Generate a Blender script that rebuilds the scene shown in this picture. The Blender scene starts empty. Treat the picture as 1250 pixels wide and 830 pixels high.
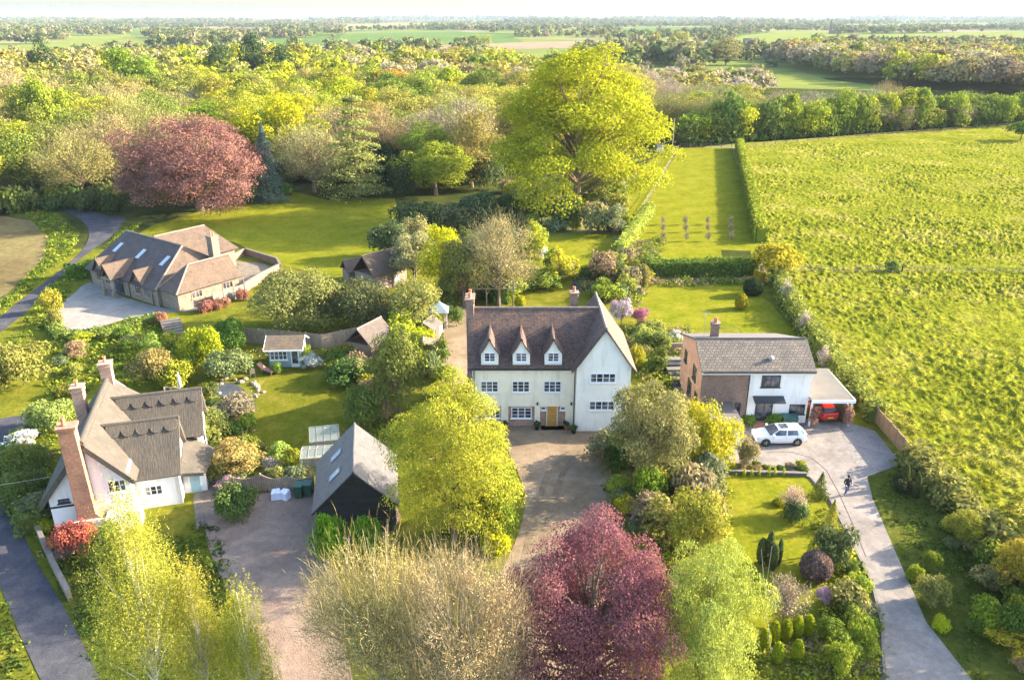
import bpy, math, random
import numpy as np
from mathutils import Vector, Matrix
C = bpy.context.scene.collection
SC = bpy.context.scene
R = math.radians
# ---------------------------------------------------------------- camera
CAM_H = 33.0
PITCH = R(22.1)
cam_d = bpy.data.cameras.new("camera"); cam = bpy.data.objects.new("camera", cam_d); C.objects.link(cam)
cam.location = (0, 0, CAM_H); cam.rotation_euler = (R(90) - PITCH, 0, 0)
cam_d.sensor_width = 36; cam_d.lens = 28; cam_d.clip_start = 0.5; cam_d.clip_end = 60000
SC.camera = cam
# ---------------------------------------------------------------- sun and sky
SUN_EL, SUN_AZ = 21.0, 15.0            # azimuth measured from +X towards +Y
w = bpy.data.worlds.new("World"); SC.world = w; w.use_nodes = True
nt = w.node_tree; bg = nt.nodes["Background"]
sky = nt.nodes.new("ShaderNodeTexSky"); sky.sky_type = 'NISHITA'; sky.sun_disc = False
sky.sun_elevation = R(SUN_EL); sky.sun_rotation = R(90 - SUN_AZ)
sky.air_density = 1.0; sky.dust_density = 2.5; sky.ozone_density = 2.2
nt.links.new(sky.outputs[0], bg.inputs[0]); bg.inputs[1].default_value = 0.15
sd = bpy.data.lights.new("sun", 'SUN'); sun = bpy.data.objects.new("sun", sd); C.objects.link(sun)
sd.energy = 4.6; sd.angle = R(0.6); sd.color = (1.0, 0.855, 0.63)
sdir = Vector((math.cos(R(SUN_EL)) * math.cos(R(SUN_AZ)), math.cos(R(SUN_EL)) * math.sin(R(SUN_AZ)), math.sin(R(SUN_EL))))
sun.rotation_euler = sdir.to_track_quat('Z', 'Y').to_euler(); sun.location = (60, 20, 60)
SC.view_settings.view_transform = 'Standard'; SC.view_settings.look = 'None'
SC.view_settings.gamma = 1.0; SC.view_settings.use_curve_mapping = False
SC.view_settings.exposure = 2.42
SC.cycles.max_bounces = 6; SC.cycles.diffuse_bounces = 3; SC.cycles.glossy_bounces = 2
SC.cycles.transmission_bounces = 4; SC.cycles.transparent_max_bounces = 8; SC.cycles.volume_bounces = 1
SC.cycles.caustics_reflective = False; SC.cycles.caustics_refractive = False
# ---------------------------------------------------------------- survey helpers: a sight line from the drone to a real height
_c, _s, _f = math.cos(PITCH), math.sin(PITCH), 972.0
def G(px, py, z=0.0):
    v = (py - 415) / _f; h = CAM_H - z; Y = h * (_c - v * _s) / (_s + v * _c)
    return ((px - 625) / _f * (Y * _c + h * _s), Y)
def YP(px, py, Y):
    v = (py - 415) / _f; h = Y * (_s + v * _c) / (_c - v * _s)
    return ((px - 625) / _f * (Y * _c + h * _s), CAM_H - h)
def PR(x, y, z=0):
    h = CAM_H - z; F = y * _c + h * _s
    return (625 + _f * x / F, 415 + _f * (-y * _s + h * _c) / F)
# ---------------------------------------------------------------- materials
MATS = {}
def newmat(name):
    m = bpy.data.materials.new(name); m.use_nodes = True; MATS[name] = m
    return m, m.node_tree, m.node_tree.nodes["Principled BSDF"]
def N(nt, typ, **kw):
    n = nt.nodes.new(typ)
    for k, v in kw.items():
        if k in n.inputs: n.inputs[k].default_value = v
        else: setattr(n, k, v)
    return n
def ramp(nt, fac, stops):
    r = nt.nodes.new("ShaderNodeValToRGB"); e = r.color_ramp.elements
    while len(e) < len(stops): e.new(0.5)
    for el, (p, c) in zip(e, stops): el.position = p; el.color = (*c, 1)
    nt.links.new(fac, r.inputs[0]); return r.outputs[0]
def mixc(nt, fac, a, b, blend='MIX'):
    n = nt.nodes.new("ShaderNodeMix"); n.data_type = 'RGBA'; n.blend_type = blend
    for i, v in ((0, fac), (6, a), (7, b)):
        if hasattr(v, 'links'): nt.links.new(v, n.inputs[i])
        elif i == 0: n.inputs[0].default_value = v
        else: n.inputs[i].default_value = (*v, 1)
    return n.outputs[2]
def noise(nt, vec, scale, detail=4, rough=0.6, stretch=None):
    n = N(nt, "ShaderNodeTexNoise", Scale=scale, Detail=detail, Roughness=rough)
    if stretch:
        mp = N(nt, "ShaderNodeMapping"); mp.inputs['Scale'].default_value = stretch
        nt.links.new(vec, mp.inputs[0]); vec = mp.outputs[0]
    nt.links.new(vec, n.inputs['Vector']); return n.outputs['Fac']
def bump(nt, h, p, strength=0.5, dist=0.05):
    b = N(nt, "ShaderNodeBump", Strength=strength, Distance=dist)
    nt.links.new(h, b.inputs['Height']); nt.links.new(b.outputs[0], p.inputs['Normal'])
def plain(name, col, rough=0.7, metal=0.0, var=0.12, scale=3.0):
    m, nt, p = newmat(name); tc = N(nt, "ShaderNodeTexCoord")
    f = noise(nt, tc.outputs['Object'], scale)
    c = ramp(nt, f, [(0.3, tuple(x * (1 - var) for x in col)), (0.7, tuple(min(1, x * (1 + var)) for x in col))])
    nt.links.new(c, p.inputs['Base Color']); p.inputs['Roughness'].default_value = rough; p.inputs['Metallic'].default_value = metal
    return m
def ground(name, cols, scale=0.25, fine=6.0, bmp=0.3, rough=0.95, finecols=0.25):
    """cols: low, mid, high patches of real surface colour, in world metres"""
    m, nt, p = newmat(name); g = N(nt, "ShaderNodeNewGeometry"); P = g.outputs['Position']
    a = noise(nt, P, scale, 6, 0.72); c = ramp(nt, a, [(0.3, cols[0]), (0.5, cols[1]), (0.7, cols[2])])
    md = noise(nt, P, scale * 5.5, 5, 0.7); c = mixc(nt, 1.0, c, ramp(nt, md, [(0.3, (0.80, 0.84, 0.86)), (0.52, (1, 1, 1)), (0.72, (1.22, 1.14, 1.1))]), 'MULTIPLY')
    b = noise(nt, P, fine, 3, 0.7)
    b2 = ramp(nt, b, [(0.25, (1 - finecols,) * 3), (0.75, (1 + finecols,) * 3)])
    c = mixc(nt, 1.0, c, b2, 'MULTIPLY')
    nt.links.new(c, p.inputs['Base Color']); p.inputs['Roughness'].default_value = rough
    p.inputs['Specular IOR Level'].default_value = 0.0
    bump(nt, b, p, bmp, 0.08)
    return m
def bricks(name, c1, c2, mortar, bw=0.23, bh=0.075, rough=0.85, ms=0.012, bmp=0.4, off=0.5, stain=None):
    m, nt, p = newmat(name); uv = N(nt, "ShaderNodeUVMap")
    b = N(nt, "ShaderNodeTexBrick", Scale=1.0); b.offset = off
    b.inputs['Brick Width'].default_value = bw; b.inputs['Row Height'].default_value = bh
    b.inputs['Mortar Size'].default_value = ms; b.inputs['Bias'].default_value = 0.0
    b.inputs['Color1'].default_value = (*c1, 1); b.inputs['Color2'].default_value = (*c2, 1); b.inputs['Mortar'].default_value = (*mortar, 1)
    nt.links.new(uv.outputs[0], b.inputs['Vector'])
    f = noise(nt, uv.outputs[0], 0.9, 6, 0.7)
    t = ramp(nt, f, [(0.28, (0.62, 0.62, 0.66)), (0.5, (1, 1, 1)), (0.72, stain or (1.25, 1.2, 1.1))])
    c = mixc(nt, 1.0, b.outputs['Color'], t, 'MULTIPLY')
    f2 = noise(nt, uv.outputs[0], 5.0, 3, 0.8)
    c = mixc(nt, 1.0, c, ramp(nt, f2, [(0.3, (0.75,) * 3), (0.7, (1.25,) * 3)]), 'MULTIPLY')
    nt.links.new(c, p.inputs['Base Color']); p.inputs['Roughness'].default_value = rough
    bump(nt, b.outputs['Fac'], p, -bmp, 0.03)
    return m
def boards(name, c1, c2, pitch=0.2, vertical=False, rough=0.7):
    m, nt, p = newmat(name); uv = N(nt, "ShaderNodeUVMap")
    b = N(nt, "ShaderNodeTexBrick", Scale=1.0); b.offset = 0.3
    mp = N(nt, "ShaderNodeMapping")
    if vertical: mp.inputs['Rotation'].default_value = (0, 0, R(90))
    nt.links.new(uv.outputs[0], mp.inputs[0]); nt.links.new(mp.outputs[0], b.inputs['Vector'])
    b.inputs['Brick Width'].default_value = 3.6; b.inputs['Row Height'].default_value = pitch; b.inputs['Mortar Size'].default_value = 0.012
    b.inputs['Color1'].default_value = (*c1, 1); b.inputs['Color2'].default_value = (*c2, 1); b.inputs['Mortar'].default_value = (*[x * 0.3 for x in c1], 1)
    f = noise(nt, uv.outputs[0], 2.0, 6, 0.7)
    c = mixc(nt, 1.0, b.outputs['Color'], ramp(nt, f, [(0.3, (0.75,) * 3), (0.7, (1.3,) * 3)]), 'MULTIPLY')
    nt.links.new(c, p.inputs['Base Color']); p.inputs['Roughness'].default_value = rough
    bump(nt, b.outputs['Fac'], p, -0.6, 0.03); return m
def render_wall(name, col):
    m, nt, p = newmat(name); g = N(nt, "ShaderNodeNewGeometry"); P = g.outputs['Position']
    a = noise(nt, P, 0.7, 6, 0.7); d = noise(nt, P, 1.2, 5, 0.7, (1.6, 1.6, 0.22))
    c = ramp(nt, a, [(0.3, tuple(x * 0.9 for x in col)), (0.65, col)])
    c = mixc(nt, 1.0, c, ramp(nt, d, [(0.3, (0.80, 0.79, 0.76)), (0.5, (1, 1, 1))]), 'MULTIPLY')
    nt.links.new(c, p.inputs['Base Color']); p.inputs['Roughness'].default_value = 0.9
    bump(nt, noise(nt, P, 14, 3), p, 0.12, 0.02); return m
def leafmat(name, attr=False, trans=0.29, var=0.34):
    m = bpy.data.materials.new(name); m.use_nodes = True; MATS[name] = m; nt = m.node_tree; nt.nodes.clear()
    out = N(nt, "ShaderNodeOutputMaterial")
    if attr: a = N(nt, "ShaderNodeAttribute", attribute_name="tint"); col = a.outputs['Color']
    else: a = N(nt, "ShaderNodeObjectInfo"); col = a.outputs['Color']
    g = N(nt, "ShaderNodeNewGeometry")
    r = ramp(nt, g.outputs['Random Per Island'], [(0.0, (1 - var, 1 - var, 1 - var * 0.6)), (0.5, (1, 1, 1)), (1.0, (1 + var * 1.2, 1 + var, 1 + var))])
    c = mixc(nt, 1.0, col, r, 'MULTIPLY')
    f = noise(nt, g.outputs['Position'], 0.55, 3, 0.6)
    c = mixc(nt, 1.0, c, ramp(nt, f, [(0.3, (0.88, 0.96, 0.92)), (0.7, (1.28, 1.24, 1.0))]), 'MULTIPLY')
    d = N(nt, "ShaderNodeBsdfDiffuse"); t = N(nt, "ShaderNodeBsdfTranslucent"); mx = N(nt, "ShaderNodeMixShader", Fac=trans)
    nt.links.new(c, d.inputs[0]); nt.links.new(c, t.inputs[0])
    nt.links.new(d.outputs[0], mx.inputs[1]); nt.links.new(t.outputs[0], mx.inputs[2]); nt.links.new(mx.outputs[0], out.inputs[0])
    return m
leafmat('leaf'); leafmat('leaf_mass', attr=True); leafmat('twig', trans=0.05, var=0.35)
ground('rough_grass', [(0.06, 0.076, 0.010), (0.115, 0.12, 0.013), (0.185, 0.165, 0.025)], 0.22, 3.0, 0.6)
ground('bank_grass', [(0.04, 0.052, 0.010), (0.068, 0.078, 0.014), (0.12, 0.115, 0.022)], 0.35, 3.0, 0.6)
ground('lawn', [(0.098, 0.118, 0.008), (0.145, 0.150, 0.011), (0.195, 0.178, 0.02)], 0.3, 4.0, 0.5, finecols=0.22)
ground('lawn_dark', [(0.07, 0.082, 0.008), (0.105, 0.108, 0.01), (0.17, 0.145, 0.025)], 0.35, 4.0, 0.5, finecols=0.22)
ground('meadow', [(0.085, 0.105, 0.010), (0.14, 0.15, 0.013), (0.215, 0.19, 0.045)], 0.10, 1.3, 0.8, finecols=0.45)
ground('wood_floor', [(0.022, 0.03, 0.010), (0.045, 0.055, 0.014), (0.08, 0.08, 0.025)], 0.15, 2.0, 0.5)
ground('soil', [(0.09, 0.06, 0.04), (0.14, 0.10, 0.07), (0.2, 0.15, 0.11)], 0.5, 7.0, 0.6)
ground('plough', [(0.10, 0.075, 0.035), (0.14, 0.11, 0.05), (0.17, 0.15, 0.06)], 0.08, 1.2, 0.5)
ground('gravel_red', [(0.185, 0.13, 0.098), (0.235, 0.168, 0.128), (0.295, 0.22, 0.17)], 0.3, 9.0, 0.5)
ground('gravel_tan', [(0.15, 0.108, 0.066), (0.21, 0.158, 0.103), (0.28, 0.215, 0.148)], 0.25, 9.0, 0.5)
ground('gravel_pale', [(0.21, 0.19, 0.168), (0.25, 0.228, 0.20), (0.29, 0.268, 0.24)], 0.25, 9.0, 0.3, finecols=0.12)
ground('asphalt_lane', [(0.048, 0.048, 0.056), (0.066, 0.066, 0.076), (0.10, 0.096, 0.094)], 0.35, 8.0, 0.2, 0.85)
ground('drive_pale', [(0.155, 0.137, 0.122), (0.215, 0.19, 0.17), (0.28, 0.25, 0.222)], 0.4, 8.0, 0.2, 0.85, finecols=0.12)
ground('paving', [(0.14, 0.115, 0.09), (0.19, 0.16, 0.125), (0.24, 0.20, 0.16)], 0.8, 4.0, 0.3)
ground('slate_bed', [(0.035, 0.04, 0.05), (0.06, 0.068, 0.08), (0.09, 0.10, 0.11)], 0.8, 6.0, 0.5)
for nm, c in dict(far_green=(0.085, 0.135, 0.035), far_lime=(0.15, 0.175, 0.04), far_tan=(0.22, 0.17, 0.11), far_straw=(0.21, 0.20, 0.08)).items():
    ground(nm, [tuple(x * 0.88 for x in c), c, tuple(x * 1.1 for x in c)], 0.006, 0.08, 0.0, finecols=0.08)
bricks('brick', (0.42, 0.20, 0.12), (0.30, 0.13, 0.085), (0.42, 0.36, 0.30))
bricks('brick_brown', (0.24, 0.135, 0.095), (0.17, 0.095, 0.07), (0.22, 0.18, 0.155))
bricks('brick_baked_bounce', (0.52, 0.24, 0.12), (0.42, 0.19, 0.10), (0.45, 0.36, 0.28))  # reflected light on the white house's side put into a brighter orange brick
bricks('brick_red', (0.44, 0.16, 0.07), (0.30, 0.10, 0.05), (0.32, 0.24, 0.18))
bricks('stone', (0.24, 0.185, 0.13), (0.17, 0.125, 0.09), (0.22, 0.19, 0.15), 0.3, 0.1)
bricks('tile_clay', (0.17, 0.095, 0.062), (0.075, 0.05, 0.042), (0.03, 0.024, 0.024), 0.25, 0.17, 0.85, 0.022, 1.0, stain=(1.7, 1.35, 1.0))
bricks('tile_dark', (0.095, 0.065, 0.052), (0.058, 0.043, 0.039), (0.035, 0.03, 0.03), 0.22, 0.16, 0.8, 0.014, 0.8, stain=(1.3, 1.2, 1.1))
bricks('tile_brown', (0.125, 0.08, 0.05), (0.085, 0.056, 0.038), (0.06, 0.045, 0.038), 0.22, 0.16, 0.85, 0.014, 0.8)
bricks('tile_concrete', (0.185, 0.148, 0.112), (0.12, 0.10, 0.082), (0.06, 0.055, 0.05), 0.34, 0.30, 0.9, 0.03, 1.0, stain=(1.35, 1.3, 1.1))
bricks('slate', (0.098, 0.092, 0.09), (0.072, 0.068, 0.07), (0.05, 0.05, 0.055), 0.3, 0.2, 0.6, 0.01, 0.4)
bricks('shingle', (0.17, 0.12, 0.065), (0.12, 0.092, 0.062), (0.08, 0.06, 0.05), 0.3, 0.2, 0.85, 0.014, 0.5, stain=(1.4, 1.1, 0.7))
bricks('setts', (0.20, 0.18, 0.165), (0.155, 0.14, 0.135), (0.11, 0.10, 0.095), 0.25, 0.16, 0.9, 0.015, 0.3)
render_wall('render_cream', (0.86, 0.78, 0.60)); render_wall('render_gable', (0.84, 0.82, 0.74)); render_wall('render_white', (0.80, 0.79, 0.78)); render_wall('render_cottage', (0.78, 0.77, 0.76))
boards('weatherboard_black', (0.022, 0.021, 0.022), (0.035, 0.033, 0.032), 0.2)
boards('fence_wood', (0.33, 0.25, 0.17), (0.26, 0.20, 0.14), 0.15, True)
boards('fence_orange', (0.38, 0.22, 0.11), (0.30, 0.17, 0.09), 0.13, True)
boards('fence_grey', (0.20, 0.19, 0.17), (0.15, 0.145, 0.13), 0.15, True)
boards('boards_blue', (0.33, 0.42, 0.44), (0.30, 0.38, 0.40), 0.14)
boards('boards_brown', (0.20, 0.13, 0.08), (0.16, 0.10, 0.07), 0.14)
plain('white_paint', (0.78, 0.78, 0.77), 0.4, var=0.03); plain('cream_paint', (0.7, 0.64, 0.5), 0.5, var=0.05)
plain('dark_paint', (0.03, 0.035, 0.045), 0.35); plain('door_oak', (0.50, 0.26, 0.06), 0.5, var=0.15); plain('door_blue', (0.30, 0.45, 0.5), 0.5)
plain('lead', (0.16, 0.17, 0.18), 0.5); plain('felt', (0.10, 0.09, 0.08), 0.9, var=0.18, scale=0.8); plain('felt_grey', (0.10, 0.09, 0.082), 0.9, var=0.15, scale=0.6)
plain('ridge_tile', (0.19, 0.145, 0.12), 0.8, var=0.25); plain('terracotta', (0.45, 0.17, 0.09), 0.7)
plain('timber', (0.30, 0.22, 0.14), 0.8, var=0.2); plain('bark_pale', (0.34, 0.28, 0.20), 0.9, var=0.3, scale=4); plain('timber_pale', (0.27, 0.225, 0.17), 0.8, var=0.15); plain('timber_dark', (0.09, 0.065, 0.045), 0.8)
plain('bark', (0.17, 0.125, 0.075), 0.95, var=0.35, scale=5); plain('bark_birch', (0.55, 0.50, 0.44), 0.8, var=0.3, scale=4)
plain('bin_green', (0.02, 0.07, 0.04), 0.45); plain('box_green', (0.03, 0.10, 0.08), 0.5); plain('plastic_black', (0.02, 0.02, 0.022), 0.5)
plain('rubber', (0.02, 0.02, 0.02), 0.8); plain('alloy', (0.45, 0.45, 0.46), 0.35, 0.8); plain('steel', (0.4, 0.41, 0.42), 0.4, 0.6)
plain('rock', (0.21, 0.175, 0.145), 0.9, var=0.3, scale=2); plain('bag_white', (0.68, 0.70, 0.85), 0.6); plain('stone_grey', (0.13, 0.118, 0.098), 0.9, var=0.2)
plain('skin', (0.5, 0.3, 0.22), 0.6); plain('jacket', (0.015, 0.018, 0.03), 0.8); plain('jeans', (0.03, 0.07, 0.20), 0.8); plain('hair', (0.03, 0.02, 0.015), 0.8)
plain('cushion_red', (0.36, 0.16, 0.12), 0.8); plain('cloth_white', (0.66, 0.62, 0.70), 0.8); plain('blue_tarp', (0.10, 0.22, 0.55), 0.6); plain('yellow_plate', (0.7, 0.5, 0.04), 0.4)
plain('barn_dark', (0.14, 0.09, 0.08), 0.8); plain('curtain', (0.5, 0.47, 0.42), 0.9)
for nm, col in (('car_white', (0.74, 0.75, 0.77)), ('car_red', (0.55, 0.02, 0.012))):
    m, nt, p = newmat(nm); p.inputs['Base Color'].default_value = (*col, 1); p.inputs['Roughness'].default_value = 0.25
    p.inputs['Coat Weight'].default_value = 0.6; p.inputs['Coat Roughness'].default_value = 0.05
m, nt, p = newmat('glass_dark'); g_ = N(nt, 'ShaderNodeNewGeometry'); nt.links.new(ramp(nt, noise(nt, g_.outputs['Position'], 1.1, 2), [(0.42, (0.02, 0.027, 0.04)), (0.62, (0.14, 0.14, 0.15))]), p.inputs['Base Color']); p.inputs['Roughness'].default_value = 0.06; p.inputs['Specular IOR Level'].default_value = 0.8
m, nt, p = newmat('lamp_clear'); p.inputs['Base Color'].default_value = (0.6, 0.62, 0.65, 1); p.inputs['Roughness'].default_value = 0.1
m, nt, p = newmat('lamp_red'); p.inputs['Base Color'].default_value = (0.35, 0.01, 0.01, 1); p.inputs['Roughness'].default_value = 0.15
m, nt, p = newmat('skylight_glass'); p.inputs['Base Color'].default_value = (0.35, 0.42, 0.5, 1); p.inputs['Roughness'].default_value = 0.04; p.inputs['Specular IOR Level'].default_value = 1.0
m, nt, p = newmat('greenhouse_glass'); p.inputs['Base Color'].default_value = (0.34, 0.40, 0.37, 1); p.inputs['Roughness'].default_value = 0.12; p.inputs['Alpha'].default_value = 0.42
def thatchmat():
    m, nt, p = newmat('thatch'); uv = N(nt, "ShaderNodeUVMap")
    a = noise(nt, uv.outputs[0], 1.0, 6, 0.75, (9.0, 1.6, 1)); b = noise(nt, uv.outputs[0], 0.7, 4, 0.6)
    c = ramp(nt, a, [(0.25, (0.05, 0.043, 0.036)), (0.5, (0.085, 0.074, 0.061)), (0.75, (0.13, 0.114, 0.094))])
    c = mixc(nt, 1.0, c, ramp(nt, b, [(0.3, (0.78, 0.78, 0.8)), (0.7, (1.15, 1.12, 1.05))]), 'MULTIPLY')
    nt.links.new(c, p.inputs['Base Color']); p.inputs['Roughness'].default_value = 1.0
    bump(nt, a, p, 0.9, 0.08)
thatchmat()
# big far ground: patchwork of fields
def farland():
    m, nt, p = newmat('farmland'); g = N(nt, "ShaderNodeNewGeometry")
    mp = N(nt, "ShaderNodeMapping"); mp.inputs['Scale'].default_value = (0.0035, 0.0022, 0)
    nt.links.new(g.outputs['Position'], mp.inputs[0])
    v = N(nt, "ShaderNodeTexVoronoi", Scale=1.0); nt.links.new(mp.outputs[0], v.inputs['Vector'])
    sep = N(nt, "ShaderNodeSeparateColor"); nt.links.new(v.outputs['Color'], sep.inputs[0])
    c = ramp(nt, sep.outputs[0], [(0.0, (0.07, 0.11, 0.03)), (0.25, (0.13, 0.16, 0.04)), (0.45, (0.10, 0.14, 0.035)), (0.65, (0.18, 0.18, 0.07)), (0.8, (0.20, 0.165, 0.11)), (1.0, (0.11, 0.15, 0.035))])
    c.node.color_ramp.interpolation = 'CONSTANT'
    n = noise(nt, g.outputs['Position'], 0.01, 4)
    c = mixc(nt, 1.0, c, ramp(nt, n, [(0.3, (0.85,) * 3), (0.7, (1.12,) * 3)]), 'MULTIPLY')
    nt.links.new(c, p.inputs['Base Color']); p.inputs['Roughness'].default_value = 1.0; p.inputs['Specular IOR Level'].default_value = 0.0
farland()
# ---------------------------------------------------------------- mesh helpers
def tag(o, label=None, cat=None, group=None, kind=None):
    if label: o['label'] = label
    if cat: o['category'] = cat
    if group: o['group'] = group
    if kind: o['kind'] = kind
    return o
def thing(name, label, cat, loc=(0, 0, 0), rz=0.0, group=None):
    o = bpy.data.objects.new(name, None); C.objects.link(o); o.empty_display_size = 0.3
    o.location = loc; o.rotation_euler = (0, 0, rz)
    return tag(o, label, cat, group)
def frame_of(o):
    return Matrix.Translation(o.location) @ Matrix.Rotation(o.rotation_euler.z, 4, 'Z') if o.parent is None else frame_of(o.parent)
class MB:
    def __init__(s): s.v = []; s.f = []; s.m = []
    def poly(s, pts, m=0):
        i = len(s.v); s.v += [tuple(p) for p in pts]; s.f.append(tuple(range(i, i + len(pts)))); s.m.append(m); return s
    def box(s, x0, x1, y0, y1, z0, z1, m=0):
        return s.ob((x0, y0, z0), (x1 - x0, 0, 0), (0, y1 - y0, 0), (0, 0, z1 - z0), m)
    def ob(s, o, a, b, c, m=0):
        o, a, b, c = map(Vector, (o, a, b, c))
        if a.cross(b).dot(c) < 0: o = o + a; a = -a
        q = [o, o + a, o + a + b, o + b, o + c, o + a + c, o + a + b + c, o + b + c]; i = len(s.v)
        s.v += [tuple(p) for p in q]
        for f in ((0, 3, 2, 1), (4, 5, 6, 7), (0, 1, 5, 4), (1, 2, 6, 5), (2, 3, 7, 6), (3, 0, 4, 7)): s.f.append(tuple(i + k for k in f)); s.m.append(m)
        return s
    def prism(s, pts, d, m=0):
        """closed polygon pts extruded by vector d"""
        pts = [Vector(p) for p in pts]; d = Vector(d); n = len(pts)
        nn = Vector((0, 0, 0))
        for k in range(n): nn += pts[k].cross(pts[(k + 1) % n])
        if nn.dot(d) > 0: pts = pts[::-1]
        i = len(s.v); s.v += [tuple(p) for p in pts] + [tuple(p + d) for p in pts]
        s.f.append(tuple(range(i, i + n))); s.m.append(m)
        s.f.append(tuple(range(i + 2 * n - 1, i + n - 1, -1))); s.m.append(m)
        for k in range(n):
            a, b = i + k, i + (k + 1) % n; s.f.append((b, a, a + n, b + n)); s.m.append(m)
        return s
    def slab(s, pts, t=0.12, m=0):
        pts = [Vector(p) for p in pts]; nn = Vector((0, 0, 0))
        for k in range(len(pts)): nn += (pts[k] - pts[0]).cross(pts[(k + 1) % len(pts)] - pts[0])
        nn.normalize()
        if nn.z < 0: nn = -nn
        return s.prism(pts, -nn * t, m)
    def tube(s, p, q, r0, r1=None, n=8, m=0):
        p, q = Vector(p), Vector(q); r1 = r0 if r1 is None else r1; d = (q - p).normalized()
        a = d.orthogonal().normalized(); b = d.cross(a); i = len(s.v)
        for c, r in ((p, r0), (q, r1)):
            for k in range(n):
                t = 2 * math.pi * k / n; s.v.append(tuple(c + a * r * math.cos(t) + b * r * math.sin(t)))
        for k in range(n):
            a1, b1 = i + k, i + (k + 1) % n; s.f.append((a1, b1, b1 + n, a1 + n)); s.m.append(m)
        s.f.append(tuple(range(i + n - 1, i - 1, -1))); s.m.append(m); s.f.append(tuple(range(i + n, i + 2 * n))); s.m.append(m)
        return s
    def lathe(s, prof, c=(0, 0, 0), n=12, m=0):
        i = len(s.v)
        for r, z in prof:
            for k in range(n):
                t = 2 * math.pi * k / n; s.v.append((c[0] + r * math.cos(t), c[1] + r * math.sin(t), c[2] + z))
        for j in range(len(prof) - 1):
            for k in range(n):
                a, b = i + j * n + k, i + j * n + (k + 1) % n; s.f.append((a, b, b + n, a + n)); s.m.append(m)
        return s
    def build(s, name, mats, parent=None, world=False, smooth=False):
        if isinstance(mats, str): mats = [mats]
        me = bpy.data.meshes.new(name); V = s.v
        if world and parent is not None:
            M = frame_of(parent).inverted(); V = [tuple(M @ Vector(p)) for p in V]
        me.from_pydata(V, [], s.f)
        for m in mats: me.materials.append(MATS[m])
        me.polygons.foreach_set('material_index', s.m)
        uv = me.uv_layers.new(name='UVMap'); z = Vector((0, 0, 1))
        for p in me.polygons:
            n = p.normal; t = z.cross(n)
            t = Vector((1, 0, 0)) if t.length < 0.05 else t.normalized(); b = n.cross(t)
            for li in p.loop_indices:
                co = me.vertices[me.loops[li].vertex_index].co; uv.data[li].uv = (co.dot(t), co.dot(b))
        if smooth: me.polygons.foreach_set('use_smooth', [True] * len(me.polygons))
        me.update()
        o = bpy.data.objects.new(name, me); C.objects.link(o); o.parent = parent; return o
def copy_thing(root, loc=None, rz=None, label=None, group=None):
    r = root.copy(); C.objects.link(r)
    if loc is not None: r.location = loc
    if rz is not None: r.rotation_euler = (0, 0, rz)
    if label: r['label'] = label
    if group: r['group'] = group
    def rec(src, dst):
        for ch in [o for o in src.children]:
            c = ch.copy(); C.objects.link(c); c.parent = dst; rec(ch, c)
    rec(root, r); return r
def structure(name, mb, mat, label=None):
    o = mb.build(name, mat); tag(o, label, None, None, 'structure'); return o
def sheet(name, mat, px, z=0.02, label=None, world=False, n_sub=0):
    """ground sheet from surveyed outline"""
    pts = [p if world else G(*p) for p in px]
    return structure(name, MB().poly([(x, y, z) for x, y in (pts if area(pts) > 0 else pts[::-1])]), mat, label)
def area(p): return sum(p[i][0] * p[(i + 1) % len(p)][1] - p[(i + 1) % len(p)][0] * p[i][1] for i in range(len(p))) / 2
def smooth_poly(px, k=3):
    """Catmull-Rom rounding of a closed outline"""
    out = []; n = len(px)
    for i in range(n):
        p0, p1, p2, p3 = (np.array(px[(i + j - 1) % n], float) for j in range(4))
        for t in np.arange(k) / k:
            out.append(tuple(0.5 * (2 * p1 + (p2 - p0) * t + (2 * p0 - 5 * p1 + 4 * p2 - p3) * t * t + (3 * p1 - p0 - 3 * p2 + p3) * t ** 3)))
    return out
def inside(x, y, poly):
    c = False; j = len(poly) - 1
    for i in range(len(poly)):
        xi, yi = poly[i]; xj, yj = poly[j]
        if (yi > y) != (yj > y) and x < (xj - xi) * (y - yi) / (yj - yi) + xi: c = not c
        j = i
    return c
def npmesh(name, V, nper, mats, mi=None, tint=None):
    """V: (n*nper, 3) vertices, each run of nper vertices is one face"""
    V = np.asarray(V, np.float32); nv = len(V); nf = nv // nper
    me = bpy.data.meshes.new(name); me.vertices.add(nv); me.vertices.foreach_set('co', V.ravel())
    me.loops.add(nv); me.loops.foreach_set('vertex_index', np.arange(nv, dtype=np.int32))
    me.polygons.add(nf); me.polygons.foreach_set('loop_start', np.arange(0, nv, nper, dtype=np.int32))
    me.polygons.foreach_set('loop_total', np.full(nf, nper, np.int32))
    for m in mats: me.materials.append(MATS[m])
    if mi is not None: me.polygons.foreach_set('material_index', np.asarray(mi, np.int32))
    if tint is not None:
        a = me.attributes.new('tint', 'FLOAT_COLOR', 'POINT'); a.data.foreach_set('color', np.asarray(tint, np.float32).ravel())
    me.update(calc_edges=True); return me
HAZE = 0.00008
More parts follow.
